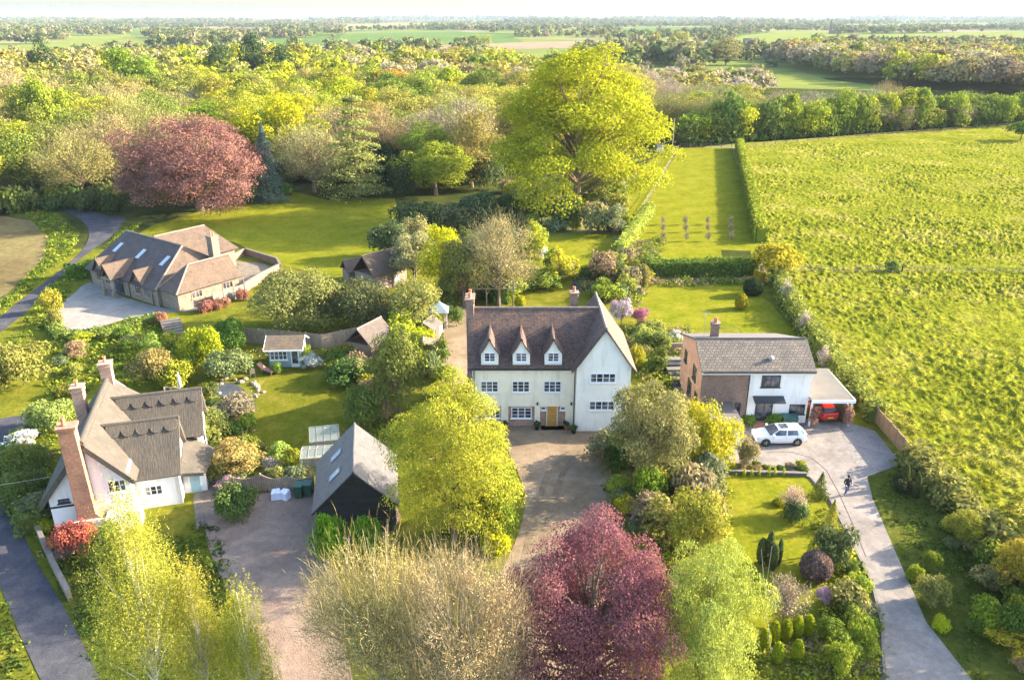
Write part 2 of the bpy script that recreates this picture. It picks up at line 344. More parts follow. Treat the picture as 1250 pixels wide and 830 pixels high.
# ---------------------------------------------------------------- vegetation generators (unit crown radius, real proportions)
ASPECT = dict(round=2.1, spray=2.1, bare=2.1, weep=3.4, cone=3.0, cedar=2.3, column=6.5, ball=1.7, shrub=1.25, low=0.9, cypress=6.0, blossom=1.9, oval=2.6, dome=1.55, droop=1.5, lime=2.1)
def unit(rng, n):
    d = rng.normal(size=(n, 3)); return d / np.linalg.norm(d, axis=1, keepdims=True)
def quads(P, D, size, rng, elong=0.62, jitter=0.75):
    n = len(P); N_ = D + jitter * rng.normal(size=(n, 3)); N_ /= np.linalg.norm(N_, axis=1, keepdims=True)
    T = np.cross(N_, rng.normal(size=(n, 3))); T /= np.linalg.norm(T, axis=1, keepdims=True) + 1e-9
    B = np.cross(N_, T); s = (size * rng.uniform(0.6, 1.35, n))[:, None]
    V = np.stack([P - T * s, P - B * s * elong, P + T * s, P + B * s * elong], 1)
    return V.reshape(-1, 3)
def strips(P, D, length, width, rng):
    """thin twig blades that grow from P along D"""
    n = len(P); T = D / (np.linalg.norm(D, axis=1, keepdims=True) + 1e-9)
    B = np.cross(T, rng.normal(size=(n, 3))); B /= np.linalg.norm(B, axis=1, keepdims=True) + 1e-9
    L = (length * rng.uniform(0.5, 1.4, n))[:, None]; W = width
    V = np.stack([P - B * W, P + T * L * 0.5 - B * W * 0.8 + B * L * 0.06, P + T * L, P + T * L * 0.5 + B * W * 0.8 + B * L * 0.06], 1)
    return V.reshape(-1, 3)
def clumps(kind, rng, M, A, zlow, rc, flat):
    c = unit(rng, M * 3); c = c[c[:, 2] > -0.75][:M]
    rad = rng.uniform(0.72, 1.0, len(c)) ** 0.6
    lob = 1 + 0.16 * np.sin(3 * np.arctan2(c[:, 1], c[:, 0]) + rng.uniform(0, 6)) + 0.10 * rng.normal(size=len(c))
    zc, hz = A * (1 + zlow) / 2, A * (1 - zlow) / 2
    C_ = np.stack([c[:, 0] * (1 - rc * 0.7) * rad * lob, c[:, 1] * (1 - rc * 0.7) * rad * lob, zc + c[:, 2] * (hz - rc * flat * 0.8) * rad * (0.5 + lob / 2)], 1)
    k = rng.uniform(0, 1, len(C_)) < 0.22; C_[k] = (C_[k] - [0, 0, zc]) * rng.uniform(0.3, 0.75, (k.sum(), 1)) + [0, 0, zc]
    return C_
def crown(kind, n, seed):
    """returns vertex array of leaf quads and the clump centres the limbs run to"""
    rng = np.random.default_rng(seed); A = ASPECT[kind]; s = math.sqrt(20.0 / n) ; Cc = None
    if kind in ('round', 'spray', 'shrub', 'low', 'blossom', 'oval', 'dome', 'column', 'droop', 'lime'):
        p = dict(round=(60, 0.12, 0.27, 0.8), spray=(110, 0.06, 0.27, 0.38), shrub=(34, -0.02, 0.34, 0.8), low=(26, -0.1, 0.36, 0.8), blossom=(46, 0.18, 0.26, 0.7),
                 oval=(60, 0.05, 0.3, 0.9), dome=(48, -0.02, 0.3, 0.75), droop=(150, -0.03, 0.2, 0.55), lime=(105, -0.02, 0.25, 0.5), column=(40, 0.03, 0.36, 1.8))[kind]
        M, zlow, rc, flat = p; Cc = clumps(kind, rng, M, A, zlow, rc, flat); M = len(Cc)
        if kind == 'lime': Cc[:, :2] *= (1.12 - .55 * (Cc[:, 2:3] / A) ** 2.2)
        rr = rc * rng.uniform(0.65, 1.3, M); w_ = rr ** 2; idx = rng.choice(M, n, p=w_ / w_.sum())
        d = unit(rng, n); d[:, 2] = np.where(rng.uniform(size=n) < 0.45, np.abs(d[:, 2]), d[:, 2])
        u = rng.uniform(0.5, 1.0, n) ** 0.5 * (1 + 0.12 * rng.normal(size=n))
        P = Cc[idx] + d * (rr[idx] * u)[:, None] * [1, 1, flat]
        if kind in ('spray', 'droop', 'lime'): P[:, 2] -= 0.9 * (np.hypot(d[:, 0], d[:, 1]) * rr[idx] * u) * 0.25
        out = P - [0, 0, A * 0.45]; out /= np.linalg.norm(out, axis=1, keepdims=True) + 1e-9
        D = d * 0.7 + out * 0.5 + [0, 0, 0.35]
        fine = 0.80 if kind == 'lime' else 0.70 if kind in ('spray', 'blossom', 'droop') else 0.76
        V = quads(P, D, s * fine, rng)
        if kind == 'column': V = V
        P[:, 2] = np.maximum(P[:, 2], 0.02)
    elif kind == 'bare':
        Cc = clumps(kind, rng, 80, A, 0.1, 0.25, 0.8); M = len(Cc)
        n1 = int(n * 0.4); idx = rng.choice(M, n1); base = np.array([0, 0, A * 0.35])
        out = Cc[idx] - base; out /= np.linalg.norm(out, axis=1, keepdims=True)
        P = Cc[idx] + 0.2 * rng.normal(size=(n1, 3)) * [1, 1, 0.8] - out * 0.06
        D = out + [0, 0, 0.35] + 0.6 * rng.normal(size=(n1, 3))
        V1 = strips(P, D, 0.17, s * 0.10, rng)
        n2 = n - n1; idx = rng.choice(M, n2); d = unit(rng, n2)
        P2 = Cc[idx] + d * 0.27 * rng.uniform(0.3, 1.1, (n2, 1)) * [1, 1, 0.8]
        V = np.concatenate([V1, quads(P2, d + [0, 0, .3], s * 0.48, rng)])
    elif kind == 'weep':
        Cc = clumps(kind, rng, 75, A, 0.14, 0.2, 1.0)
        taper = np.clip(1.25 - Cc[:, 2] / A * 0.95, 0.1, 1)[:, None]; Cc[:, :2] *= taper; M = len(Cc)
        ns = n // 14; idx = rng.choice(M, ns); top = Cc[idx] + 0.17 * rng.normal(size=(ns, 3)) * [1, 1, 1.0]
        L = rng.uniform(0.15, 0.5, ns); t = rng.uniform(0, 1, (ns, 14))
        sway = rng.normal(size=(ns, 1, 2)) * 0.10
        P = np.repeat(top[:, None, :], 14, 1); P[:, :, 2] -= t * L[:, None]; P[:, :, :2] += sway * (t[:, :, None]) + rng.normal(size=(ns, 14, 2)) * 0.022
        P = P.reshape(-1, 3); P = P[P[:, 2] > 0.05]
        V = quads(P, np.array([0.3, 0, 0.4]) + 0 * P, s * 0.66, rng, 0.5)
    elif kind == 'cone':
        t = rng.uniform(0, 1, n) ** 1.5; ang = rng.uniform(0, 2 * np.pi, n)
        k = np.round(t * 26); ang = np.round(ang / (2 * np.pi) * 11 + k * 0.37) / 11 * 2 * np.pi + 0.16 * rng.normal(size=n)
        env = (1 - t) ** 0.85 * (0.9 + 0.2 * np.sin(ang * 2 + k)); r = env * rng.uniform(0.15, 1, n) ** 0.6
        P = np.stack([r * np.cos(ang), r * np.sin(ang), 0.08 * A + t * A * 0.92 - 0.28 * r + 0.03 * rng.normal(size=n)], 1)
        V = quads(P, np.stack([np.cos(ang) * .5, np.sin(ang) * .5, 0 * ang + 0.7], 1), s * 0.75, rng, 0.45, 0.5)
    elif kind == 'cedar':
        T = 9; t = (rng.integers(0, T, n) + 0.045 * rng.normal(size=n)) / T; k = np.round(t * T).astype(int)
        nb = 7; ba = (rng.integers(0, nb, n) + 0.0) / nb * 2 * np.pi + k * 1.1; reach = 0.68 + 0.32 * np.sin(k * 2.7 + ba * 3)
        env = np.clip(1.05 - t, 0.05, 1) ** 0.75 * reach; q = rng.uniform(0.05, 1, n) ** 0.55; r = env * q
        ang = ba + rng.normal(size=n) * 0.30 * (0.5 + q)
        P = np.stack([r * np.cos(ang), r * np.sin(ang), 0.1 * A + t * A * 0.88 + 0.02 * rng.normal(size=n) - 0.14 * r ** 2], 1)
        V = quads(P, np.stack([np.cos(ang) * .2, np.sin(ang) * .2, 0 * ang + 0.9], 1), s * 0.75, rng, 0.5, 0.45)
    elif kind in ('ball', 'cypress'):
        d = unit(rng, n); d[:, 2] = np.maximum(d[:, 2], -0.92)
        u = 1 - np.abs(rng.normal(size=n)) * 0.05 + 0.05 * np.sin(d[:, 0] * 5 + seed) * np.sin(d[:, 1] * 6)
        P = d * u[:, None] * [1, 1, A / 2] + [0, 0, A / 2]
        if kind == 'ball': P[:, :2] *= (1 + 0.15 * np.clip(0.5 - P[:, 2:3] / A, -1, 1))
        V = quads(P, d * 0.9, s * 1.15, rng); W0 = quads(P * [.82, .82, .93] + [0, 0, .03 * A], d * 2, s * 1.9, rng, .8, .3); V = np.concatenate([V, W0[: len(W0) // 8 * 4]])
    return V.astype(np.float32), Cc
def limbs(kind, Cc, seed, thick=1.0):
    rng = np.random.default_rng(seed + 99); A = ASPECT[kind]; mb = MB(); r0 = 0.05 * thick
    topz = A * (0.9 if kind in ('cone', 'cedar', 'weep') else 0.62)
    pts = [Vector((0, 0, -0.05))]; nseg = 5
    for i in range(1, nseg + 1): pts.append(Vector((rng.normal() * 0.03 * i / nseg, rng.normal() * 0.03 * i / nseg, topz * i / nseg)))
    rr = [r0 * (1.35 if i == 0 else 1 - 0.8 * i / nseg) for i in range(nseg + 1)]
    for i in range(nseg): mb.tube(pts[i], pts[i + 1], rr[i], rr[i + 1], 7)
    if Cc is not None:
        sel = Cc if len(Cc) < 60 else Cc[:: 2 if kind != 'bare' else 1]
        for c in sel:
            c = Vector(c); tz = max(0.12 * A, min(topz * 0.97, c.z * rng.uniform(0.45, 0.7))); st = Vector((0, 0, tz))
            mid = st.lerp(c, 0.5) + Vector((0, 0, 0.06)) + Vector(rng.normal(size=3)) * 0.04
            mb.tube(st, mid, r0 * 0.36, r0 * 0.2, 5); mb.tube(mid, c, r0 * 0.2, r0 * 0.06, 4)
            if kind == 'bare':
                for _ in range(3):
                    e = c + (c - Vector((0, 0, A * .35))).normalized() * 0.16 + Vector(rng.normal(size=3)) * 0.13
                    mb.tube(mid.lerp(c, rng.uniform(.3, .9)), e, r0 * 0.09, r0 * 0.03, 3)
    return mb
_cache = {}
def proto(kind, n, seed, wood='bark'):
    key = (kind, n, seed, wood)
    if key not in _cache:
        V, Cc = crown(kind, n, seed); cm = npmesh('crown', V, 4, ['twig' if kind == 'bare' else 'leaf'])
        tm = None
        if kind not in ('shrub', 'low', 'ball', 'cypress', 'dome'):
            o = limbs(kind, Cc, seed).build('trunk', wood); tm = o.data; bpy.data.objects.remove(o)
        _cache[key] = (cm, tm)
    return _cache[key]
_vr = random.Random(5)
def plant(name, kind, x, y, r, h, col, label, cat, group=None, n=2500, seed=1, wood='bark', rz=None, z=0.0, jit=0.06, with_trunk=True):
    cm, tm = proto(kind, n, seed, wood); A = ASPECT[kind]
    rz = _vr.uniform(0, 6.28) if rz is None else rz
    col = tuple(max(0, c * _vr.uniform(1 - jit, 1 + jit)) for c in col)
    if tm is None or not with_trunk:
        o = bpy.data.objects.new(name, cm); C.objects.link(o); o.location = (x, y, z); o.scale = (r, r, h / A); o.rotation_euler = (0, 0, rz); o.color = (*col, 1)
        return tag(o, label, cat, group)
    t = thing(name, label, cat, (x, y, z), rz, group); t.scale = (r, r, h / A)
    a = bpy.data.objects.new('trunk', tm); C.objects.link(a); a.parent = t
    b = bpy.data.objects.new('crown', cm); C.objects.link(b); b.parent = t; b.color = (*col, 1)
    return t
def veg(name, kind, x0, y0, x1, y1, col, label, cat='tree', n=2500, seed=1, group=None, wood='bark', lift=None, z=0.0, jit=0.04):
    """x0..y1: the photo outline the plant was surveyed from; turns into a ground position, a real radius and height"""
    rp = (x1 - x0) / 2; cx = (x0 + x1) / 2
    by = y1 - (0.30 * rp if lift is None else lift)
    X, Y = G(cx, by, z); d = Y * _c + (CAM_H - z) * _s; r = rp * d / _f
    h = YP(cx, y0 + 0.12 * rp, Y)[1] - z
    return plant(name, kind, X, Y, r, max(0.3, h), col, label, cat, group, n, seed, wood, None, z, jit)
def hedge(name, path, width, height, col, label, cat='hedge', dens=60, size=0.12, seed=1, closed=False, group=None, rough=0.12, parent=None):
    """leafy band along a ground path [(x, y)], rounded box section, with a twiggy core"""
    rng = np.random.default_rng(seed); P_ = []; D_ = []; core = MB()
    for (xa, ya), (xb, yb) in zip(path[:-1], path[1:]):
        L = math.hypot(xb - xa, yb - ya); t = np.array([(xb - xa) / L, (yb - ya) / L]); nrm = np.array([-t[1], t[0]])
        per = 2 * height + width; n = int(L * per * dens); u = rng.uniform(-width * 0.3, L + width * 0.3, n); q = rng.uniform(0, per, n)
        side = np.where(q < height, -1.0, np.where(q > height + width, 1.0, 0.0))
        off = np.where(side == 0, q - height - width / 2, side * width / 2); zz = np.where(side == 0, height, np.where(side < 0, q, per - q))
        corner = (np.abs(off) / (width / 2)) ** 3 * (zz / height) ** 3; zz = zz - corner * 0.12 * height
        bulge = rough * (np.sin(u * 1.7 + seed) + np.sin(u * 0.63 + 2) + 0.8 * np.sin(u * 3.9 + off)) * 0.5 + rough * 0.6 * rng.normal(size=n)
        off = off + side * bulge; zz = zz + (side == 0) * bulge * 1.3
        x = xa + t[0] * u + nrm[0] * off; y = ya + t[1] * u + nrm[1] * off
        P_.append(np.stack([x, y, np.maximum(zz, 0.02)], 1))
        D_.append(np.stack([nrm[0] * side, nrm[1] * side, (side == 0) * 1.0 + 0.2], 1))
        w2 = width / 2 * 0.72; hh = height * 0.84
        core.ob((xa - nrm[0] * w2, ya - nrm[1] * w2, 0.0), (t[0] * L, t[1] * L, 0), (nrm[0] * w2 * 2, nrm[1] * w2 * 2, 0), (0, 0, hh))
    P_ = np.concatenate(P_); D_ = np.concatenate(D_); o0 = np.array([*path[0], 0.0])
    V = quads(P_ - o0, D_, size, rng)
    cv = np.array([core.v[i] for f in core.f for i in f]) - o0
    cv = cv.reshape(-1, 3)
    me = npmesh(name, np.concatenate([V, cv]), 4, ['leaf'])
    o = bpy.data.objects.new(name, me); C.objects.link(o); o.location = (*path[0], 0); o.color = (*col, 1)
    if parent: o.parent = parent
    return tag(o, label, cat, group)
def cover(name, polys, cols, label, dens=5.0, size=(0.10, 0.28), hmax=0.7, seed=3, leaves=14, cat='plants'):
    """countless low plants of a bed or bank: ONE stuff object"""
    rng = np.random.default_rng(seed); VV = []; TT = []
    for pl in polys:
        W = [G(*p) for p in pl]; xs = [p[0] for p in W]; ys = [p[1] for p in W]; A_ = abs(area(W)); k = int(A_ * dens)
        cnt = 0; tries = 0
        while cnt < k and tries < k * 6:
            tries += 1; x = rng.uniform(min(xs), max(xs)); y = rng.uniform(min(ys), max(ys))
            if not inside(x, y, W): continue
            cnt += 1; patch = (math.sin(x * 0.9 + seed) + math.sin(y * 1.3 + x * 0.4)) * 0.25 + 0.5 + rng.normal() * 0.28
            col = np.array(cols[int(np.clip(patch, 0, 0.999) * len(cols))]) * rng.uniform(0.8, 1.2)
            r = rng.uniform(0.25, 0.6) * (0.6 + hmax); hh = hmax * rng.uniform(0.3, 1.0)
            d = unit(rng, leaves); P = np.array([x, y, 0]) + d * [r, r, hh * 0.5] + [0, 0, hh * 0.55]; P[:, 2] = np.maximum(P[:, 2], 0.03)
            VV.append(quads(P, d + [0, 0, .4], rng.uniform(*size), rng)); TT.append(np.tile([*col, 1.0], (leaves * 4, 1)))
    me = npmesh(name, np.concatenate(VV), 4, ['leaf_mass'], tint=np.concatenate(TT))
    o = bpy.data.objects.new(name, me); C.objects.link(o); return tag(o, label, cat, None, 'stuff')
# ---------------------------------------------------------------- the setting: ground, fields, lanes, lawns
def flat(name, mat, x0, x1, y0, y1, z, label=None, n=1):
    return structure(name, MB().poly([(x0, y0, z), (x1, y0, z), (x1, y1, z), (x0, y1, z)]), mat, label)
flat('ground', 'farmland', -26000, 26000, -300, 45000, 0.0, 'patchwork of fields reaching to the horizon')
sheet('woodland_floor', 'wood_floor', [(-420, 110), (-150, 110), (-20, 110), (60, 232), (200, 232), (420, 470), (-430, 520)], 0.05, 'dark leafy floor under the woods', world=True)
flat('rough_ground', 'rough_grass', -130, 150, 5, 118, 0.075, 'rough grass around the gardens')
lane_main = [(-30, 395), (0, 388), (27, 366), (68, 336), (98, 309), (109, 288), (101, 271), (76, 257), (41, 243), (49, 240), (82, 250), (130, 264), (152, 266), (150, 274), (136, 290), (117, 303), (82, 331), (41, 374), (0, 407), (-30, 425)]
sheet('lane', 'asphalt_lane', smooth_poly(lane_main), 0.105, 'narrow grey lane curving past the stone bungalow into the wood')
low_lane = [(-60, 500), (0, 512), (30, 507), (44, 510), (20, 530), (4, 545), (6, 570), (23, 639), (41, 680), (74, 734), (124, 830), (160, 890), (80, 890), (44, 818), (20, 765), (0, 714), (-60, 560)]
sheet('lane', 'asphalt_lane', low_lane, 0.105, 'grey lane running beside the thatched cottage with a junction')
for px in ([(0, 542), (6, 541), (6, 544), (0, 545)],):
    sheet('road_marking', 'white_paint', px, 0.115, 'white give way line at the lane junction')
def kerb(name, pts, w, h, mat, label):
    mb = MB()
    W = [G(*p) for p in pts]
    for (xa, ya), (xb, yb) in zip(W[:-1], W[1:]):
        L = math.hypot(xb - xa, yb - ya); n = ((ya - yb) / L * w, (xb - xa) / L * w)
        mb.ob((xa, ya, 0), (xb - xa, yb - ya, 0), (n[0], n[1], 0), (0, 0, h))
    return structure(name, mb, mat, label)
sheet('ploughed_field', 'plough', [(-90, 258), (0, 264), (38, 270), (60, 290), (52, 318), (0, 368), (-60, 400)], 0.09, 'brown ploughed field left of the lane')
sheet('verge', 'bank_grass', [(0, 240), (60, 247), (98, 285), (86, 309), (40, 340), (0, 378), (0, 368), (52, 318), (60, 290), (38, 270), (0, 262)], 0.085)
sheet('forecourt', 'gravel_pale', smooth_poly([(112, 345), (92, 358), (73, 375), (66, 395), (67, 408), (90, 409), (122, 400), (163, 388), (200, 383), (245, 379), (238, 372), (224, 378), (200, 377), (150, 363)], 2), 0.10, 'pale gravel forecourt of the stone bungalow')
sheet('terrace', 'paving', [(262, 318), (320, 322), (345, 333), (300, 350), (268, 340)], 0.10, 'paved terrace beside the bungalow')
sheet('lawn', 'lawn', smooth_poly([(165, 288), (235, 262), (335, 232), (400, 245), (482, 243), (478, 290), (462, 320), (455, 333), (430, 338), (340, 325), (285, 296)], 2), 0.095, 'wide mown lawn behind the stone bungalow')
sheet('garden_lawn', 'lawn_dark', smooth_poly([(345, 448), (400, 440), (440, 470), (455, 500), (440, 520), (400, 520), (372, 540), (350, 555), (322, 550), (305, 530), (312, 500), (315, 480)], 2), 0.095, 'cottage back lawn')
sheet('cottage_bank', 'bank_grass', [(60, 670), (110, 660), (160, 650), (250, 690), (330, 830), (330, 890), (165, 890), (124, 830), (74, 734)], 0.088)
sheet('gravel_drive', 'gravel_red', smooth_poly([(250, 640), (275, 625), (300, 608), (345, 600), (400, 596), (480, 612), (480, 650), (400, 668), (408, 690), (418, 725), (420, 780), (430, 890), (310, 890), (318, 800), (290, 740), (262, 690)], 2), 0.10, 'pinkish gravel drive in front of the black barn')
sheet('garden_path', 'paving', [(240, 648), (236, 610), (250, 570), (262, 540), (272, 540), (276, 560), (270, 600), (262, 640)], 0.098, 'brown path between cottage and garden')
sheet('yard_path', 'gravel_tan', [(540, 470), (542, 380), (556, 350), (575, 350), (575, 470)], 0.09, 'narrow path left of the big house')
sheet('main_drive', 'gravel_tan', smooth_poly([(560, 500), (560, 524), (606, 526), (622, 556), (637, 590), (641, 620), (628, 665), (612, 700), (600, 760), (590, 890), (760, 890), (760, 640), (800, 600), (790, 500), (640, 490)], 2), 0.10, 'tan gravel forecourt of the big cream house')
sheet('front_grass', 'rough_grass', [(430, 660), (560, 640), (628, 640), (622, 690), (590, 720), (580, 890), (430, 890)], 0.09)
sheet('garden_lawn', 'lawn', smooth_poly([(880, 582), (985, 582), (1006, 610), (1012, 650), (1025, 690), (1022, 725), (985, 760), (940, 790), (880, 790), (860, 700)], 2), 0.095, 'front lawn with island beds')
sheet('driveway', 'drive_pale', [(868, 508), (985, 512), (1040, 518), (1068, 527), (1082, 545), (1100, 567), (1058, 583), (1065, 610), (1095, 680), (1130, 760), (1185, 830), (1230, 890), (1085, 890), (1075, 830), (1072, 760), (1060, 710), (1045, 680), (1010, 612), (985, 583), (935, 574), (893, 568), (880, 545)], 0.10, 'pale concrete driveway sweeping up to the white house')
sheet('driveway', 'setts', [(1022, 518), (1040, 518), (1068, 527), (1100, 567), (1058, 583), (1040, 560)], 0.106, 'block paved apron beside the carport')
kerb('kerb', [(935, 572), (965, 576), (988, 585), (1012, 612), (1047, 682), (1062, 712), (1074, 762), (1077, 830)], 0.14, 0.2, 'stone_grey', 'stone edging along the driveway')
kerb('kerb', [(935, 553), (965, 553), (990, 560), (1008, 575), (1022, 600), (1040, 640), (1056, 680)], 0.05, 0.112, 'timber_dark', 'dark drain line across the driveway')
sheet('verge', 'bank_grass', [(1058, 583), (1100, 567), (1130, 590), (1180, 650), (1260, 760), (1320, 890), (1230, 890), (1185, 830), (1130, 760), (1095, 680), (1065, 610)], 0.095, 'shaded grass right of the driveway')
sheet('back_lawn', 'lawn', [(780, 352), (800, 346), (905, 346), (940, 370), (1060, 520), (985, 520), (900, 400), (845, 402), (800, 400), (770, 378)], 0.09, 'back lawn of the white house')
sheet('paddock', 'lawn', [(830, 181), (893, 181), (926, 290), (936, 322), (770, 322), (775, 290), (760, 290)], 0.09, 'long mown paddock behind the gardens')
sheet('middle_lawn', 'lawn', [(650, 285), (745, 286), (765, 310), (752, 322), (690, 345), (660, 325)], 0.09, 'sunny lawn behind the big house')
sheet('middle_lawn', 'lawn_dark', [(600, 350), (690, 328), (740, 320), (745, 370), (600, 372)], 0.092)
sheet('garden_bed', 'soil', [(893, 566), (985, 572), (985, 582), (890, 578)], 0.112, 'planted strip above the front lawn')
sheet('side_meadow', 'lawn', [(740, 262), (790, 200), (812, 182), (828, 182), (760, 290), (745, 285)], 0.088, 'grass strip under the lime tree')
sheet('garden_bed', 'soil', [(775, 322), (935, 322), (935, 344), (800, 345), (775, 350)], 0.085)
sheet('garden_bed', 'wood_floor', [(880, 306), (916, 307), (918, 320), (882, 320)], 0.10, 'dark vegetable bed in the paddock corner')
sheet('patio', 'slate_bed', [(700, 341), (722, 341), (724, 356), (696, 356)], 0.10, 'grey slate patio in the back garden')
sheet('meadow', 'far_lime', [(600, 72), (700, 70), (700, 94), (600, 93)], 0.12, 'open clearing behind the wood')
sheet('meadow', 'far_lime', [(870, 86), (965, 84), (1010, 98), (1090, 107), (1090, 112), (870, 106)], 0.12, 'grass strip between the two woods')
far_fields = [('far_lime', [(870, 62), (905, 44), (965, 38), (1012, 40), (1040, 52), (965, 66), (930, 70)]),
              ('far_lime', [(1010, 60), (1000, 44), (1240, 39), (1300, 39), (1300, 58), (1120, 62)]),
              ('far_green', [(405, 54), (420, 42), (560, 39), (620, 44), (640, 52), (560, 55)]),
              ('far_tan', [(325, 68), (330, 58), (520, 57), (640, 52), (740, 50), (740, 58), (600, 62), (500, 64)]),
              ('far_lime', [(-60, 80), (-60, 58), (60, 54), (90, 46), (160, 43), (190, 50), (180, 64), (90, 74), (0, 80)]),
              ('far_straw', [(415, 38), (520, 35), (525, 30), (430, 30)]), ('far_green', [(290, 62), (400, 56), (400, 46), (290, 50)]), ('far_green', [(760, 44), (870, 40), (870, 33), (740, 36)]),
              ('far_green', [(160, 44), (330, 40), (330, 35), (160, 37)]), ('far_straw', [(1030, 36), (1240, 34), (1240, 30), (1030, 31)])]
for i, (mt, pp) in enumerate(far_fields): sheet('field', mt, pp, 0.13 + 0.01 * i)
def strip(name, pts, w_, mat, z, label):
    W = [G(*p) for p in smooth_poly(pts, 4)[: (len(pts) - 1) * 4 - 3]]; m = MB(); L_, R_ = [], []
    for i, (x, y) in enumerate(W):
        a = W[max(0, i - 1)]; b = W[min(len(W) - 1, i + 1)]; d = math.hypot(b[0] - a[0], b[1] - a[1]); nx, ny = (a[1] - b[1]) / d * w_ / 2, (b[0] - a[0]) / d * w_ / 2
        L_.append((x + nx, y + ny, z)); R_.append((x - nx, y - ny, z))
    for i in range(len(W) - 1): m.poly([R_[i], R_[i + 1], L_[i + 1], L_[i]])
    return structure(name, m, mat, label)
ground('track_tan', [(0.13, 0.095, 0.06), (0.175, 0.132, 0.088), (0.24, 0.185, 0.13)], 0.8, 9.0, 0.5); ground('track_grey', [(0.075, 0.074, 0.08), (0.095, 0.093, 0.10), (0.13, 0.125, 0.12)], 0.9, 8.0, 0.2)
ground('track_red', [(0.26, 0.20, 0.165), (0.31, 0.24, 0.20), (0.36, 0.29, 0.24)], 0.9, 8.0, 0.2); ground('track_pale', [(0.13, 0.115, 0.10), (0.18, 0.16, 0.143), (0.23, 0.205, 0.18)], 0.9, 8.0, 0.2)
for dx in (-9, 9):
    strip('wheel_track', [(640 + dx, 890), (636 + dx, 760), (650 + dx, 680), (665 + dx, 620), (680 + dx * 1.0, 575), (700 + dx, 552), (700, 500)], .5, 'track_tan', .108, 'worn wheel track on the tan gravel')
# the tussocky pasture: displaced real surface
def pasture():
    xs0, ys0 = [], []
    outline = [G(*p) for p in [(905, 176), (1250, 152), (1420, 146), (1420, 420), (1300, 760), (1250, 690), (1175, 620), (1130, 575), (1100, 535), (1040, 460), (1000, 400), (955, 335), (925, 270)]]
    x0, x1 = min(p[0] for p in outline), min(170, max(p[0] for p in outline)); y0, y1 = min(p[1] for p in outline), max(p[1] for p in outline)
    ys = []; y = y0
    while y < y1: ys.append(y); y += 0.22 + (y - 40) * 0.0022
    ys = np.array(ys); nx = 620; u = np.linspace(0, 1, nx)
    rng = np.random.default_rng(8)
    X = np.empty((len(ys), nx)); Y = np.repeat(ys[:, None], nx, 1)
    ol = outline + [outline[0]]
    for i, yy in enumerate(ys):
        cr = sorted(a[0] + (yy - a[1]) / (b[1] - a[1]) * (b[0] - a[0]) for a, b in zip(ol[:-1], ol[1:]) if (a[1] > yy) != (b[1] > yy))
        if len(cr) < 2: cr = [outline[0][0], outline[0][0] + 1]
        X[i] = cr[0] + (min(cr[-1], cr[0] + 40 + yy * 0.75) - cr[0]) * u
    def vn(X, Y, sc, seed):
        r = np.random.default_rng(seed).uniform(-1, 1, (256, 256)); gx, gy = X / sc, Y / sc
        ix, iy = np.floor(gx).astype(int), np.floor(gy).astype(int); fx, fy = gx - ix, gy - iy; fx, fy = fx * fx * (3 - 2 * fx), fy * fy * (3 - 2 * fy)
        g = lambda a, b: r[a % 256, b % 256]
        return (g(ix, iy) * (1 - fx) + g(ix + 1, iy) * fx) * (1 - fy) + (g(ix, iy + 1) * (1 - fx) + g(ix + 1, iy + 1) * fx) * fy
    t = np.maximum(0, vn(X + 0.7 * vn(X, Y, 2, 9), Y * 1.15 + .5 * vn(X, Y, 1.6, 12), 0.62, 1) + 0.28) * 0.25 + vn(X, Y, 0.32, 2) * 0.12 + vn(X, Y, 0.25, 4) * 0.06
    Z = 0.22 + t * (0.75 + 0.45 * vn(X, Y, 9, 3))
    V = np.stack([X, Y, Z], 2).reshape(-1, 3); ny = len(ys)
    me = bpy.data.meshes.new('pasture'); me.vertices.add(len(V)); me.vertices.foreach_set('co', V.astype(np.float32).ravel())
    a = (np.arange(ny - 1)[:, None] * nx + np.arange(nx - 1)[None]).ravel(); F = np.stack([a, a + 1, a + nx + 1, a + nx], 1).astype(np.int32)
    me.loops.add(F.size); me.loops.foreach_set('vertex_index', F.ravel()); me.polygons.add(len(F)); me.polygons.foreach_set('loop_start', np.arange(0, F.size, 4, dtype=np.int32)); me.polygons.foreach_set('loop_total', np.full(len(F), 4, np.int32))
    me.polygons.foreach_set('use_smooth', np.ones(len(F), bool)); me.materials.append(MATS['meadow']); me.update(calc_edges=True)
    o = bpy.data.objects.new('pasture', me); C.objects.link(o); tag(o, 'tussocky green pasture filling the right side', None, None, 'structure')
    # tussock blades over it
    n = 170000; vi = rng.integers(0, len(V), n); P = V[vi]; keep = (P[:, 1] < 175) & (P[:, 2] > 0.26); P = P[keep] + rng.normal(size=(keep.sum(), 3)) * [0.12, 0.12, 0.02]
    D = np.array([0.1, 0, 0.3]) + 0 * P; q = quads(P + [0, 0, 0.05], D, 0.085, rng, 0.5)
    base = np.array([[0.14, 0.14, 0.012, 1], [0.10, 0.11, 0.012, 1], [0.21, 0.18, 0.05, 1]])[rng.choice(3, len(P), p=[.5, .3, .2])]
    me = npmesh('meadow_grass', q, 4, ['leaf_mass'], tint=np.repeat(base, 4, 0)); o = bpy.data.objects.new('meadow_grass', me); C.objects.link(o)
    tag(o, 'long grass tufts standing in the pasture', 'grass', None, 'stuff')
pasture()
